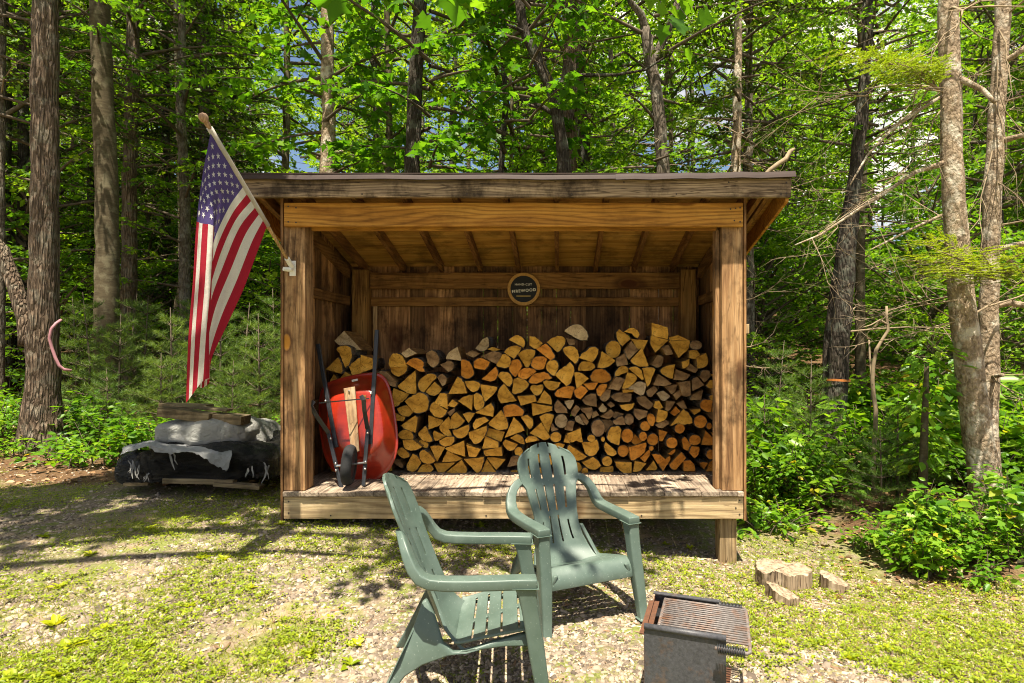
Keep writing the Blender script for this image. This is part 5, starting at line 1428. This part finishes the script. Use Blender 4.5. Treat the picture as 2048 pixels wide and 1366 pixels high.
# ------------------------------------------------------------------ forest behind
def forest():
    rng = random.Random(21); spots = []
    def ok(x, y, dmin): return all((x - a) ** 2 + (y - b) ** 2 > dmin * dmin for a, b in spots)
    tries = 0; n = 0
    while n < 105 and tries < 6000:
        tries += 1; y = rng.uniform(10.5, 34); x = rng.uniform(-1.05 * y - 2, .88 * y + 2)
        if not ok(x, y, 1.3 + .03 * y): continue
        px = CX + x / y * F
        if any(abs(px - c) < h_ + 1.7 * F / y for c, h_ in ((600, 25), (945, 25), (1400, 55), (1790, 40))) and rng.random() < .85: continue   # thin places where the sky shows
        spots.append((x, y)); left = px < 560
        if left and rng.random() < .28:
            far_tree('conifer_tree', x, y, rng.choice(['thin', 'mid']), 'dark_conifer', rng.uniform(.8, 1.25), rng.uniform(0, 6.28), 'slender dark conifer in the crowd of woods behind the flag', 'tree', 'dark conifers in the woods', rng.uniform(.95, 1.15))
        else:
            cr_ = rng.choice(['broad_bright', 'tall_bright', 'broad_bright', 'sparse_bright', 'broad_mid', 'tall_mid']) if not left else rng.choice(['broad_bright', 'tall_mid', 'broad_mid', 'sparse_bright'])
            far_tree('forest_tree', x, y, rng.choice(['thin', 'mid', 'thin', 'pale', 'thick']), cr_, rng.uniform(.8, 1.2), rng.uniform(0, 6.28), 'leafy broadleaf tree in the crowd of woods behind the shed', 'tree', 'leafy trees in the woods', rng.uniform(.95, 1.2))
        n += 1
    n = 0; tries = 0
    while n < 75 and tries < 6000:
        tries += 1; y = rng.uniform(30, 62); x = rng.uniform(-1.0 * y - 3, .84 * y + 3)
        if not ok(x, y, 3.0): continue
        px = CX + x / y * F
        if any(abs(px - c) < h_ + 2.6 * F / y for c, h_ in ((600, 20), (945, 20), (1400, 45), (1790, 35))): continue
        spots.append((x, y)); far_tree('forest_tree', x, y, rng.choice(['thin', 'mid']), rng.choice(['far', 'far', 'far_mid']), rng.uniform(1.1, 1.5), rng.uniform(0, 6.28), 'tall leafy tree far back in the woods', 'tree', 'far trees at the back of the woods', rng.uniform(1.0, 1.25)); n += 1
    n = 0; tries = 0
    while n < 150 and tries < 5000:
        tries += 1; y = rng.uniform(7.4, 30); x = rng.uniform(-1.0 * y - 1, .85 * y + 1)
        if -2.9 < x < 2.3 and y < 8.2: continue
        if (y < 11.0 and x < -2.5) or (y < 9.4 and x > 2.0): continue
        far_tree('understory_bush', x, y, None, rng.choice(['under', 'under_bright', 'under']), rng.uniform(.7, 1.25) * (1 if y < 12 else 1.6), rng.uniform(0, 6.28), 'leafy understory bush among the forest trunks', 'bush', 'understory bushes in the woods', rng.uniform(.8, 1.2)); n += 1
forest()

# maple on the left outside the frame: its limbs hang over the yard and shade it
def overhang():
    rng = np.random.default_rng(5); root = empty('maple_tree', (-5.6, 1.2, gz(-5.6, 1.2)), 'maple whose large leaves hang in at the top edge of the photo', 'tree'); L0 = root.location
    mb = MB(); mb.tube([Vector((-5.6, 1.2, -.3)), Vector((-5.55, 1.2, 2)), Vector((-5.4, 1.3, 5)), Vector((-5.2, 1.4, 9)), Vector((-5.2, 1.5, 13))], [.30, .24, .20, .15, .05], 14); mb.build('trunk', BK['grey'], root, smooth=True)
    out = []; lb = MB()
    def limb(pts, r, sprays, nl, size, jitter=.5, t0=.3):
        pts = [Vector(p) for p in pts]; lb.tube(pts, [r * (1 - .8 * k / (len(pts) - 1)) for k in range(len(pts))], 7)
        for _ in range(sprays):
            t = t0 + (1 - t0) * rng.uniform(0, 1); q = t * (len(pts) - 1); k = min(int(q), len(pts) - 2); p = pts[k].lerp(pts[k + 1], q - k); td = (pts[k + 1] - pts[k]).normalized()
            d = np.array(td) * .5 + rng.normal(0, .7, 3) * np.array([1, 1, .4]); L = rng.uniform(.35, jitter + .4)
            lb.tube([p, p + Vector(d).normalized() * L], [.006, .002], 3, cap=False); spray_leaves(rng, np.array(p), d, L, nl, size, out, droop=.3)
    limb([(-5.3, 1.4, 6.0), (-4.4, 2.2, 6.6), (-3.4, 2.9, 6.7), (-2.5, 3.1, 6.5)], .09, 95, 11, .17, .9)
    limb([(-5.3, 1.4, 7.2), (-4.6, 2.9, 7.6), (-3.9, 3.6, 7.6), (-3.2, 3.9, 7.4)], .08, 40, 10, .16, .9)
    limb([(-5.3, 1.4, 5.0), (-5.0, 2.6, 5.6), (-4.8, 3.4, 5.8), (-4.6, 4.0, 5.7)], .07, 80, 11, .17, .9)
    limb([(-5.3, 1.4, 8.0), (-3.4, 1.9, 7.6), (-1.6, 2.2, 7.0), (-.4, 2.35, 6.5), (.2, 2.4, 6.2)], .08, 30, 8, .15, .8, .45)
    limb([(-5.3, 1.4, 5.6), (-3.4, 2.2, 5.2), (-2.0, 2.7, 4.4), (-1.3, 2.9, 3.75), (-.75, 3.0, 3.45)], .06, 7, 6, .17, .3, .80)
    limb([(-5.3, 1.4, 6.4), (-2.6, 2.6, 6.0), (-.6, 3.3, 5.0), (.2, 3.6, 4.3), (.55, 3.7, 3.95)], .06, 6, 6, .16, .3, .88)
    V, Fa = scatter(MAPLE, np.concatenate([o[0] for o in out]), np.concatenate([o[1] for o in out]), np.concatenate([o[2] for o in out]), np.concatenate([o[3] for o in out]))
    obj('crown', np_mesh('crown', V - np.array(L0), Fa, LM['maple']), root); lb.build('limbs', BK['grey'], root, smooth=True)
overhang()

# ------------------------------------------------------------------ pine saplings, hemlock sprays, shrubs
def pine_mesh(seed, H, spread, nw, needle=.075):
    rng = np.random.default_rng(seed); pos, ax, nr, sz = [], [], [], []; mb = MB(); mb.tube([(0, 0, -.1), (rng.normal(0, .02), 0, H * .5), (rng.normal(0, .03), 0, H)], [.02, .014, .004], 6)
    for w_ in range(nw):
        z = H * (.06 + .90 * w_ / nw); L0 = spread * (1 - .8 * w_ / nw)
        for k in range(6):
            az = k * 1.047 + w_ * .6 + rng.uniform(-.3, .3); e = .15 + .5 * w_ / nw + rng.uniform(-.1, .15); L = L0 * rng.uniform(.7, 1.1)
            d = np.array([math.cos(az) * math.cos(e), math.sin(az) * math.cos(e), math.sin(e)]); mb.tube([(0, 0, z), tuple(np.array([0, 0, z]) + d * L)], [.007, .002], 3, cap=False)
            twigs = [(np.array([0, 0, z]) + d * L * .25, d, L * .78)]
            for q in range(4):
                t = rng.uniform(.35, .9); a = rng.choice([-1, 1]) * rng.uniform(.5, .9); ca, sa = math.cos(a), math.sin(a); d2 = np.array([d[0] * ca - d[1] * sa, d[0] * sa + d[1] * ca, d[2] + .15])
                twigs.append((np.array([0, 0, z]) + d * L * t, d2 / np.linalg.norm(d2), L * .38))
            for p, dd, l in twigs:
                n = int(l / .0065) + 6; t = rng.uniform(.1, 1, n); pos.append(p + dd * (t * l)[:, None]); ax.append(dd * .75 + rng.normal(0, .55, (n, 3)) + np.array([0, 0, .12])); nr.append(rng.normal(0, 1, (n, 3))); sz.append(needle * rng.uniform(.7, 1.2, n))
            
    V, Fa = scatter(NEEDLE, np.concatenate(pos), np.concatenate(ax), np.concatenate(nr), np.concatenate(sz))
    return np_mesh('needles', V, Fa, LM['pine']), mbmesh(mb, 'stem', M['branch'])
PM = [pine_mesh(1, 1.7, .75, 8), pine_mesh(2, 1.3, .65, 7), pine_mesh(3, 2.2, .8, 9)]
def sapling(px, Y, k, sc, rz, label, group='young white pines by the pile'):
    x = (px - CX) / F * Y; t = empty('pine_sapling', (x, Y, gz(x, Y)), label, 'pine sapling', group, rz=rz); t.scale = (sc,) * 3; obj('needles', PM[k][0], t); obj('stem', PM[k][1], t)
for i, (px, Y, k, sc) in enumerate([(175, 8.6, 2, .92), (238, 8.2, 0, 1.0), (292, 8.8, 2, .9), (345, 8.2, 0, 1.05), (322, 7.7, 1, .9), (405, 8.8, 2, .9), (440, 8.0, 0, 1.05), (492, 8.5, 2, .85), (520, 7.8, 0, 1.0), (548, 8.6, 2, .95), (215, 7.6, 1, .75), (150, 9.3, 2, .9), (465, 7.4, 1, .85), (265, 9.6, 2, .95), (380, 9.5, 2, .95), (575, 8.0, 2, .8)]):
    sapling(px, Y, k, sc, i * 1.3, 'young white pine with soft green needles behind the lumber pile')
for i, (px, Y, k, sc, lb) in enumerate([(1762, 5.75, 1, .72, 'bright yellow-green pine sapling in the sun before the dark trunks'), (1795, 6.1, 1, .85, 'taller pine sapling behind the bright low one on the right'), (1560, 7.4, 2, .8, 'shaded pine sapling beside the right wall of the shed'), (1620, 7.0, 0, .9, 'shaded pine sapling left of the orange-taped trunk'), (1530, 6.9, 1, .9, 'low shaded pine sapling touching the shed corner')]):
    sapling(px, Y, k, sc, i * 1.7, lb, 'pine saplings right of the shed')

def hemlock_spray(seed, segs, label):
    """flat feathery sprays along a traced branch"""
    rng = np.random.default_rng(seed); pos, ax, nr, sz = [], [], [], []; mb = MB(); pr = random.Random(seed)
    for a, b, r in segs:
        a, b = np.array(a), np.array(b); mb.tube([tuple(a), tuple((a + b) / 2 + np.array([0, 0, .03])), tuple(b)], [r, r * .7, r * .25], 5); d = b - a; L = np.linalg.norm(d); d /= L
        for k in range(int(L / .022)):
            t = (k + .5) * .022 / L; sgn = 1 if k % 2 else -1; sd = np.cross(d, [0, 0, 1.0]); sd /= np.linalg.norm(sd); dd = d * .6 + sd * sgn * .85 + rng.normal(0, .12, 3); dd /= np.linalg.norm(dd); l = .30 * (1 - .65 * abs(t - .45)) * rng.uniform(.6, 1.1)
            p = a + d * (t * L) + np.array([0, 0, .02 + rng.normal(0, .03)])
            mb.tube([tuple(p), tuple(p + dd * l * .9 + np.array([0, 0, -.02]))], [.0025, .001], 3, cap=False)
            n = int(l / .0028); tt = rng.uniform(0, 1, n); s2 = np.where(np.arange(n) % 2, 1, -1); sd2 = np.cross(dd, [0, 0, 1.0])
            pos.append(p + dd * (tt * l)[:, None] + np.array([0, 0, -.03]) * (tt ** 2)[:, None]); ax.append(dd * .7 + sd2 * s2[:, None] * .8 + rng.normal(0, .15, (n, 3))); nr.append(np.array([0, 0, 1.0]) + rng.normal(0, .25, (n, 3))); sz.append(rng.uniform(.018, .034, n))
    V, Fa = scatter((NEEDLE[0] * np.array([1, 4.5, 1]), NEEDLE[1]), np.concatenate(pos), np.concatenate(ax), np.concatenate(nr), np.concatenate(sz))
    me = np_mesh('needles', V, Fa, LM['hemlock'])
    a0 = Vector(segs[0][0]); root = empty('hemlock_bough', a0, label, 'bough', 'hemlock boughs'); o = obj('needles', me, root); o.location = -a0; mb.build('twigs', M['twig'], root, smooth=True)
    return root
def seg(p, q, Y0, Y1, r=.012): return (tuple(P(*p, Y0)), tuple(P(*q, Y1)), r)
hemlock_spray(31, [seg((1878, 178), (1770, 130), 5.5, 5.3, .014), seg((1850, 150), (1670, 108), 5.4, 4.9, .01), seg((1840, 150), (1720, 115), 5.5, 5.7, .009), seg((1860, 160), (1790, 125), 5.5, 4.8, .008), seg((1870, 168), (1840, 130), 5.5, 5.0, .008)], 'bright yellow-green hemlock bough high to the left of the flaky tree')
hemlock_spray(32, [seg((1990, 560), (1850, 490), 5.4, 4.9, .014), seg((1960, 545), (1810, 520), 5.3, 5.2, .012), seg((1990, 560), (1900, 535), 5.4, 4.7, .01), seg((1990, 560), (1960, 500), 5.4, 4.9, .01), seg((1990, 545), (2060, 500), 5.4, 5.0, .01), seg((1930, 520), (1880, 560), 5.3, 4.9, .008), seg((2010, 545), (2080, 545), 5.3, 4.9, .01), seg((1960, 540), (1860, 470), 5.4, 5.5, .01)], 'bright hemlock bough spreading across the middle of the flaky tree')

def dead_bough(tree, seed, p, q, Y0, Y1, L, dep, r0=.008):
    rng = random.Random(seed); mb = MB(); a, b = P(*p, Y0), P(*q, Y1); dead_branches(mb, rng, a, b - a, (b - a).length * L, r0, dep, 5, .18); mb.build('dead_branch', M['twig'], tree, smooth=True)
for i, q in enumerate((((1895, 330), (1560, 500), 5.6, 5.0, 1, 3), ((1898, 185), (1600, 140), 5.6, 5.2, 1, 3), ((1898, 200), (1690, 380), 5.6, 5.1, 1, 2), ((1910, 640), (1790, 540), 5.5, 5.1, 1.2, 3), ((1915, 600), (1800, 640), 5.5, 5.1, 1, 2))): dead_bough(T12, 41 + i, *q)
for i, q in enumerate((((1995, 120), (2030, 330), 5.9, 5.5, 1.1, 3), ((1998, 60), (2060, 200), 5.9, 5.4, 1, 3), ((1985, 300), (1950, 560), 5.9, 5.5, 1, 3), ((1990, 200), (2040, 460), 5.9, 5.4, 1, 2), ((1985, 360), (2060, 420), 5.9, 5.5, 1, 2), ((1985, 760), (2060, 690), 5.9, 5.5, 1, 2))): dead_bough(T13, 51 + i, *q)

def shrub_mesh(seed, h, spread, nst, leaf, tpl, nl, material, wide=.8):
    rng = np.random.default_rng(seed); out = []; mb = MB()
    for i in range(nst):
        az = rng.uniform(0, 6.28); lean_ = rng.uniform(.1, 1.0) * spread; hh = h * rng.uniform(.45, 1.05) * (1.1 - .35 * lean_ / spread); q = np.linspace(0, 1, 6)[:, None]
        pts = np.concatenate([math.cos(az) * lean_ * q ** 1.4, math.sin(az) * lean_ * q ** 1.4, hh * (1.25 * q - .25 * q * q)], 1) + np.array([rng.normal(0, .08), rng.normal(0, .08), -.03])
        mb.tube(pts, [.006 * (1 - .8 * k / 5) + .001 for k in range(6)], 4, cap=False)
        n = nl; t = np.clip(rng.beta(2.2, 1.1, n), .12, 1); k = np.minimum((t * 5).astype(int), 4); u = (t * 5 - k)[:, None]
        p = pts[k] * (1 - u) + pts[k + 1] * u; a2 = rng.uniform(0, 6.28, n); ax = np.stack([np.cos(a2), np.sin(a2), rng.normal(-.1, .3, n)], 1)
        off = rng.uniform(.02, .12, n)[:, None] * wide; out.append((p + ax * off, ax, np.array([0, -.25, 1.0]) + rng.normal(0, .35, (n, 3)), leaf * rng.uniform(.5, 1.2, n)))
    V, Fa = scatter(tpl, *[np.concatenate([o[j] for o in out]) for j in range(4)])
    return np_mesh('leaves', V, Fa, material), mbmesh(mb, 'stems', M['branch'])
SH = {'big': shrub_mesh(1, .85, .5, 13, .15, OVAL, 16, LM['shrub']), 'maple': shrub_mesh(2, .75, .45, 16, .10, MAPLE, 22, LM['shrub']), 'fine': shrub_mesh(3, .6, .45, 18, .065, OVAL, 30, LM['shrub']),
      'low': shrub_mesh(4, .26, .32, 12, .085, OVAL, 12, LM['shrub']), 'vine': shrub_mesh(5, 1.0, .25, 12, .12, OVAL, 16, LM['shrub']), 'shade': shrub_mesh(6, .7, .5, 18, .10, OVAL, 22, LM['mid'])}
def shrub(px, Y, kind, sc, rz, label, group=None, name='leafy_shrub', cat='shrub'):
    x = (px - CX) / F * Y; t = empty(name, (x, Y, gz(x, Y)), label, cat, group, rz=rz); t.scale = (sc,) * 3; obj('leaves', SH[kind][0], t); obj('stems', SH[kind][1], t); return t
GR_ = 'sunlit shrubs at the foot of the flaky tree'
for i, (px, Y, k, sc, lb) in enumerate([(1845, 4.9, 'big', .75, 'large-leaved shrub left of the flaky trunk foot'), (1905, 4.75, 'maple', .66, 'young maple shrub with lobed leaves before the flaky trunk'), (1990, 4.65, 'maple', .62, 'lower young maple with yellowed leaf tips, right of the trunk foot'), (1800, 4.95, 'fine', .8, 'fine-leaved shrub at the left end of the sunlit thicket'), (1865, 5.0, 'fine', .95, 'tall fine-leaved shrub behind the large-leaved one'),
     (2035, 4.75, 'big', .85, 'broad-leaved shrub cut by the right edge of the photo'), (2010, 5.1, 'fine', 1.1, 'dense shrub behind the flaky trunk at the right edge'), (1745, 5.1, 'low', .9, 'small low seedling on the bare path edge left of the thicket'), (1860, 4.6, 'low', 1.0, 'low seedling at the front foot of the thicket'), (1950, 4.45, 'low', .9, 'low seedling on leaf litter nearest the camera'), (1830, 4.6, 'maple', .7, 'small lobed-leaf shrub between thicket and path')]):
    shrub(px, Y, k, sc, i * 1.1, lb, GR_)
for i, (px, Y, k, sc, lb) in enumerate([(1515, 5.6, 'low', 1.1, 'low leafy plant against the right shed wall'), (1545, 5.7, 'low', 1.2, 'low leafy plant a step from the shed wall'), (1580, 5.9, 'low', 1.0, 'low leafy plant at the start of the litter path'), (1520, 6.4, 'fine', .9, 'leafy shrub behind the shed corner'), (1570, 6.6, 'fine', 1.0, 'leafy shrub along the back of the litter path'), (1640, 6.9, 'fine', .8, 'leafy shrub just before the taped trunk'), (1610, 6.5, 'low', 1.2, 'low plant on the mossy bank')]):
    shrub(px, Y, k, sc, i * 1.9, lb, 'low plants beside the right wall')
for i, (px, Y, k, sc) in enumerate([(15, 7.4, 'fine', 1.1), (150, 7.0, 'low', 1.1), (190, 6.5, 'low', 1.3), (240, 6.5, 'big', .55), (275, 6.7, 'big', .6), (120, 6.7, 'low', 1.0), (300, 6.9, 'fine', .8), (30, 6.9, 'low', 1.0), (540, 6.9, 'fine', .9), (500, 6.8, 'fine', .8), (170, 7.5, 'shade', 1.0), (220, 7.2, 'shade', .8), (20, 8.2, 'shade', 1.2), (430, 7.0, 'shade', .7), (350, 7.2, 'shade', .8), (555, 6.3, 'low', 1.1), (140, 8.0, 'shade', 1.1)]):
    shrub(px, Y, k, sc, i * 1.3, 'green leafy plant in the shade around the lumber pile', 'shade plants round the lumber pile')
rg = random.Random(77)
for i in range(34):
    px = rg.uniform(1500, 2080); Y = rg.uniform(6.2, 10)
    shrub(px, Y, rg.choice(['shade', 'fine', 'shade', 'big']), rg.uniform(.9, 1.7), rg.uniform(0, 6), 'leafy plant in the green undergrowth of the right woods', 'undergrowth of the right woods')
# vine-covered stump
vt = empty('vine_stump', P(1845, 900, 5.7), 'slim trunk wrapped in large-leaved climbing vine', 'vine'); vt.location.z = gz(vt.location.x, 5.7)
part('trunk', lambda m: m.tube([vt.location + Vector((0, 0, -.1)), vt.location + Vector((.01, 0, .6)), vt.location + Vector((.04, 0, 1.5))], [.045, .038, .02], 9, jit=.06), BK['smooth'], parent=vt, smooth=True)
def vine():
    rng = np.random.default_rng(9); n = 230; z = rng.uniform(.45, 1.75, n); a = rng.uniform(0, 6.28, n); r = rng.uniform(.05, .26, n) * (1.15 - .25 * np.abs(z - 1.1))
    pos = np.stack([np.cos(a) * r + .08 * (z - .9) + .03, np.sin(a) * r, z], 1); ax = np.stack([np.cos(a), np.sin(a), rng.normal(-.5, .3, n)], 1); nr = np.stack([np.cos(a) * .5, np.sin(a) * .5 - .3, np.full(n, .8)], 1) + rng.normal(0, .25, (n, 3))
    V, Fa = scatter(OVAL, pos, ax, nr, rng.uniform(.07, .14, n)); obj('leaves', np_mesh('leaves', V, Fa, LM['shrub']), vt)
vine()

# ------------------------------------------------------------------ ground cover: one object each
def sample(n, y0, y1, pw=1.6):
    u = NR.uniform(0, 1, n); a, b = y0 ** (-pw + 1), y1 ** (-pw + 1); y = (a + (b - a) * u) ** (1 / (-pw + 1)); x = NR.uniform(-1.02, .86, n) * y; return x, y
def on_deck(x, y): return (x > -2.25) & (x < 1.5) & (y > 4.75) & (y < 6.3)
def gravel():
    n = 115000; x, y = sample(n, 2.1, 7.5); keep = vnoise(x * 1.3, y * 1.3, 5) + NR.normal(0, .12, n) > .30
    keep &= ~((x > 2.3) & (y > 4.3)) & ~((y > 5.3) & (NR.uniform(0, 1, n) < .7)); x, y = x[keep], y[keep]; n = len(x)
    base = np.array([(-1, -1, -1), (1, -1, -1), (1, 1, -1), (-1, 1, -1), (-.7, -.7, 1), (.7, -.7, 1), (.7, .7, 1), (-.7, .7, 1)], float)
    s_ = np.exp(NR.normal(math.log(.0053), .42, n)).clip(.003, .022); an = NR.uniform(0, 6.28, n); jit = 1 + NR.normal(0, .22, (n, 8, 3)); v = base[None] * jit * np.stack([s_ * NR.uniform(.8, 1.5, n), s_, s_ * NR.uniform(.3, .6, n)], 1)[:, None, :]
    ca, sa = np.cos(an)[:, None], np.sin(an)[:, None]; tl = NR.normal(0, .25, n)[:, None]
    X = v[..., 0] * ca - v[..., 1] * sa; Y = v[..., 0] * sa + v[..., 1] * ca; Z = v[..., 2] + X * tl
    V = np.stack([X + x[:, None], Y + y[:, None], Z + (ground_z(x, y) + s_ * .18)[:, None]], -1).reshape(-1, 3)
    f = np.array([(4, 5, 6, 7), (0, 1, 5, 4), (1, 2, 6, 5), (2, 3, 7, 6), (3, 0, 4, 7)]); Fa = ((np.arange(n) * 8)[:, None, None] + f).reshape(-1, 4)
    m, t, b = mat('gravel_stone', .9, .15); rp = nd(t, 'ShaderNodeNewGeometry').outputs['Random Per Island']
    t.links.new(ramp(t, rp, [(0, (.08, .062, .046)), (.3, (.165, .13, .098)), (.6, (.265, .21, .155)), (.85, (.35, .28, .205)), (1, (.44, .365, .275))]), b.inputs['Base Color'])
    o = obj('gravel', np_mesh('gravel', V, Fa, m)); tag(o, 'loose grey and tan gravel scattered over the yard', 'gravel', kind='stuff')
gravel()
def patchy(x, y): return vnoise(x * .8 + 3, y * .8, 11) * .6 + vnoise(x * 2.3, y * 2.3, 12) * .4
def weeds():
    n = 36000; x, y = sample(n, 2.1, 8.0); k = patchy(x, y) + NR.normal(0, .04, n) + .10 * (x > 1.0) * (y < 4.4) - .05 * (x < -2.2) * (y < 3.6)
    k = k + .05 * (vnoise(x * 5, y * 5, 17) - .5); keep = (k > .51) & ~on_deck(x, y) & ~((x > 2.4) & (y > 4.4)); x, y = x[keep], y[keep]; n = len(x); q = 4
    a = NR.uniform(0, 6.28, (n, 1)) + np.arange(q) * 6.28 / q + NR.normal(0, .4, (n, q)); el = NR.uniform(.05, .7, (n, q)); r = NR.uniform(.0, .012, (n, q)); h = NR.uniform(.004, .028, (n, 1)) * np.ones((1, q))
    pos = np.stack([x[:, None] + np.cos(a) * r, y[:, None] + np.sin(a) * r, ground_z(x, y)[:, None] + h], -1).reshape(-1, 3); ax = np.stack([np.cos(a) * np.cos(el), np.sin(a) * np.cos(el), np.sin(el)], -1).reshape(-1, 3)
    sz = (NR.uniform(.010, .026, (n, 1)) * NR.uniform(.7, 1.2, (n, q))).reshape(-1); V, Fa = scatter(OVAL, pos, ax, np.array([0, 0, 1.0]) + NR.normal(0, .25, pos.shape), sz)
    tag(obj('clover', np_mesh('clover', V, Fa, LM['weed'])), 'low clover and small weeds growing through the gravel', 'ground cover', kind='stuff')
    n = 110000; x, y = sample(n, 2.1, 8.0); k = patchy(x + .1, y) + NR.normal(0, .045, n); keep = (k > .485) & ~on_deck(x, y) & ~((x > 2.4) & (y > 4.4)); x, y = x[keep], y[keep]; n = len(x)
    a = NR.uniform(0, 6.28, n); el = NR.uniform(.2, 1.3, n); pos = np.stack([x, y, ground_z(x, y)], 1); ax = np.stack([np.cos(a) * np.cos(el), np.sin(a) * np.cos(el), np.sin(el)], 1); V, Fa = scatter(BLADE, pos, ax, NR.normal(0, 1, (n, 3)), NR.uniform(.018, .055, n))
    tag(obj('grass', np_mesh('grass', V, Fa, LM['grass'])), 'thin patchy grass over the gravel yard', 'grass', kind='stuff')
weeds()
def litter():
    n = 16000; x = NR.uniform(-9, 8.5, n); y = NR.uniform(3.6, 11, n); k = (((x > 2.2 + NR.normal(0, .3, n)) & (y > 4.0)) | (y > 5.7)) & ~((x > -2.3) & (x < 1.5) & (y < 6.3)); x, y = x[k], y[k]; n = len(x); a = NR.uniform(0, 6.28, n)
    V, Fa = scatter(OVAL, np.stack([x, y, ground_z(x, y) + .008], 1), np.stack([np.cos(a), np.sin(a), NR.normal(0, .2, n)], 1), np.array([0, 0, 1.0]) + NR.normal(0, .35, (n, 3)), NR.uniform(.03, .085, n))
    m, t, b = mat('dead_leaf', .9, .1); rp = nd(t, 'ShaderNodeNewGeometry').outputs['Random Per Island']; t.links.new(ramp(t, rp, [(0, (.07, .038, .02)), (.4, (.17, .085, .04)), (.75, (.29, .17, .085)), (1, (.42, .30, .17))]), b.inputs['Base Color'])
    tag(obj('leaf_litter', np_mesh('leaf_litter', V, Fa, m)), 'brown dead leaves covering the forest floor', 'leaf litter', kind='stuff')
    # bark chips and splinters: right of the shed, under the stumps and on the deck
    n = 5200; x = np.concatenate([NR.normal(1.75, .75, 3400), NR.uniform(-2.0, 2.2, 1100), NR.uniform(-2.0, 1.4, 700)]); y = np.concatenate([NR.normal(3.85, .55, 3400), NR.uniform(2.2, 5, 1100), 5.34 - np.abs(NR.normal(0, .16, 700))])
    z = ground_z(x, y) + .006; z[4500:] = DZ + .005; k = (y > 2.0) & ~(on_deck(x, y) & (np.arange(n) < 4500)); x, y, z = x[k], y[k], z[k]; n = len(x); a = NR.uniform(0, 6.28, n); s_ = NR.uniform(.012, .05, n); s_[k[k].nonzero()[0] > n - 700] *= .6
    tpl = (np.array([(-.5, -.13, -.04), (.5, -.10, -.04), (.55, .12, -.04), (-.45, .14, -.04), (-.45, -.1, .05), (.45, -.08, .05), (.5, .1, .05), (-.4, .1, .05)]), np.array([(4, 5, 6, 7), (0, 1, 5, 4), (1, 2, 6, 5), (2, 3, 7, 6), (3, 0, 4, 7)]))
    V, Fa = scatter(tpl, np.stack([x, y, z], 1), np.stack([np.cos(a), np.sin(a), NR.normal(0, .08, n)], 1), np.array([0, 0, 1.0]) + NR.normal(0, .2, (n, 3)), s_)
    m, t, b = mat('wood_chip', .9, .1); rp = nd(t, 'ShaderNodeNewGeometry').outputs['Random Per Island']; t.links.new(ramp(t, rp, [(0, (.11, .065, .035)), (.4, (.26, .17, .10)), (.75, (.42, .32, .21)), (1, (.55, .46, .34))]), b.inputs['Base Color'])
    tag(obj('wood_chips', np_mesh('wood_chips', V, Fa, m)), 'bark chips and splinters strewn on ground and deck', 'wood chips', kind='stuff')
litter()
# single broad-leaved weeds in the gravel
def rosette(seed):
    rng = np.random.default_rng(seed); n = 11; a = np.arange(n) * 2.4 + rng.normal(0, .2, n); el = rng.uniform(.15, .8, n)
    V, Fa = scatter((OVAL[0] * np.array([1, .85, 1]), OVAL[1]), np.zeros((n, 3)) + rng.normal(0, .006, (n, 3)), np.stack([np.cos(a) * np.cos(el), np.sin(a) * np.cos(el), np.sin(el)], 1), np.array([0, 0, 1.0]) + rng.normal(0, .2, (n, 3)), rng.uniform(.05, .12, n)); return np_mesh('weed_plant', V, Fa, LM['weed'])
RO = [rosette(s_) for s_ in (1, 2, 3)]
for i, (px, py, sc) in enumerate([(140, 1296, 1.2), (290, 1296, 1.0), (110, 1250, 1.1), (118, 1176, .9), (400, 1118, .8), (450, 1120, .8), (30, 1360, 1.1), (120, 1352, 1.2), (500, 1178, .7), (620, 1310, .8), (700, 1330, .9), (380, 1215, .7), (205, 1262, .9), (715, 1290, .8), (1700, 1320, .9), (1770, 1300, .8), (1560, 1290, .8), (1890, 1240, .8), (560, 1050, .9), (445, 1050, .8), (960, 1055, 1.0), (1165, 1070, .8), (1330, 1090, .7), (1380, 1098, .7), (90, 1075, .9), (180, 1110, .8), (300, 1060, .8)]):
    y = 1.55 * F / (py - HY)
    for _ in range(6): y = (CZ - gz((px - CX) / F * y, y)) * F / (py - HY)
    x = (px - CX) / F * y; o = obj('weed_plant', RO[i % 3], None, (x, y, gz(x, y) + .004)); o.scale = (sc * .72,) * 3; o.rotation_euler = (0, 0, i * 1.7); tag(o, 'broad-leaved weed rosette growing alone in the gravel', 'weed', 'weed rosettes in the gravel')
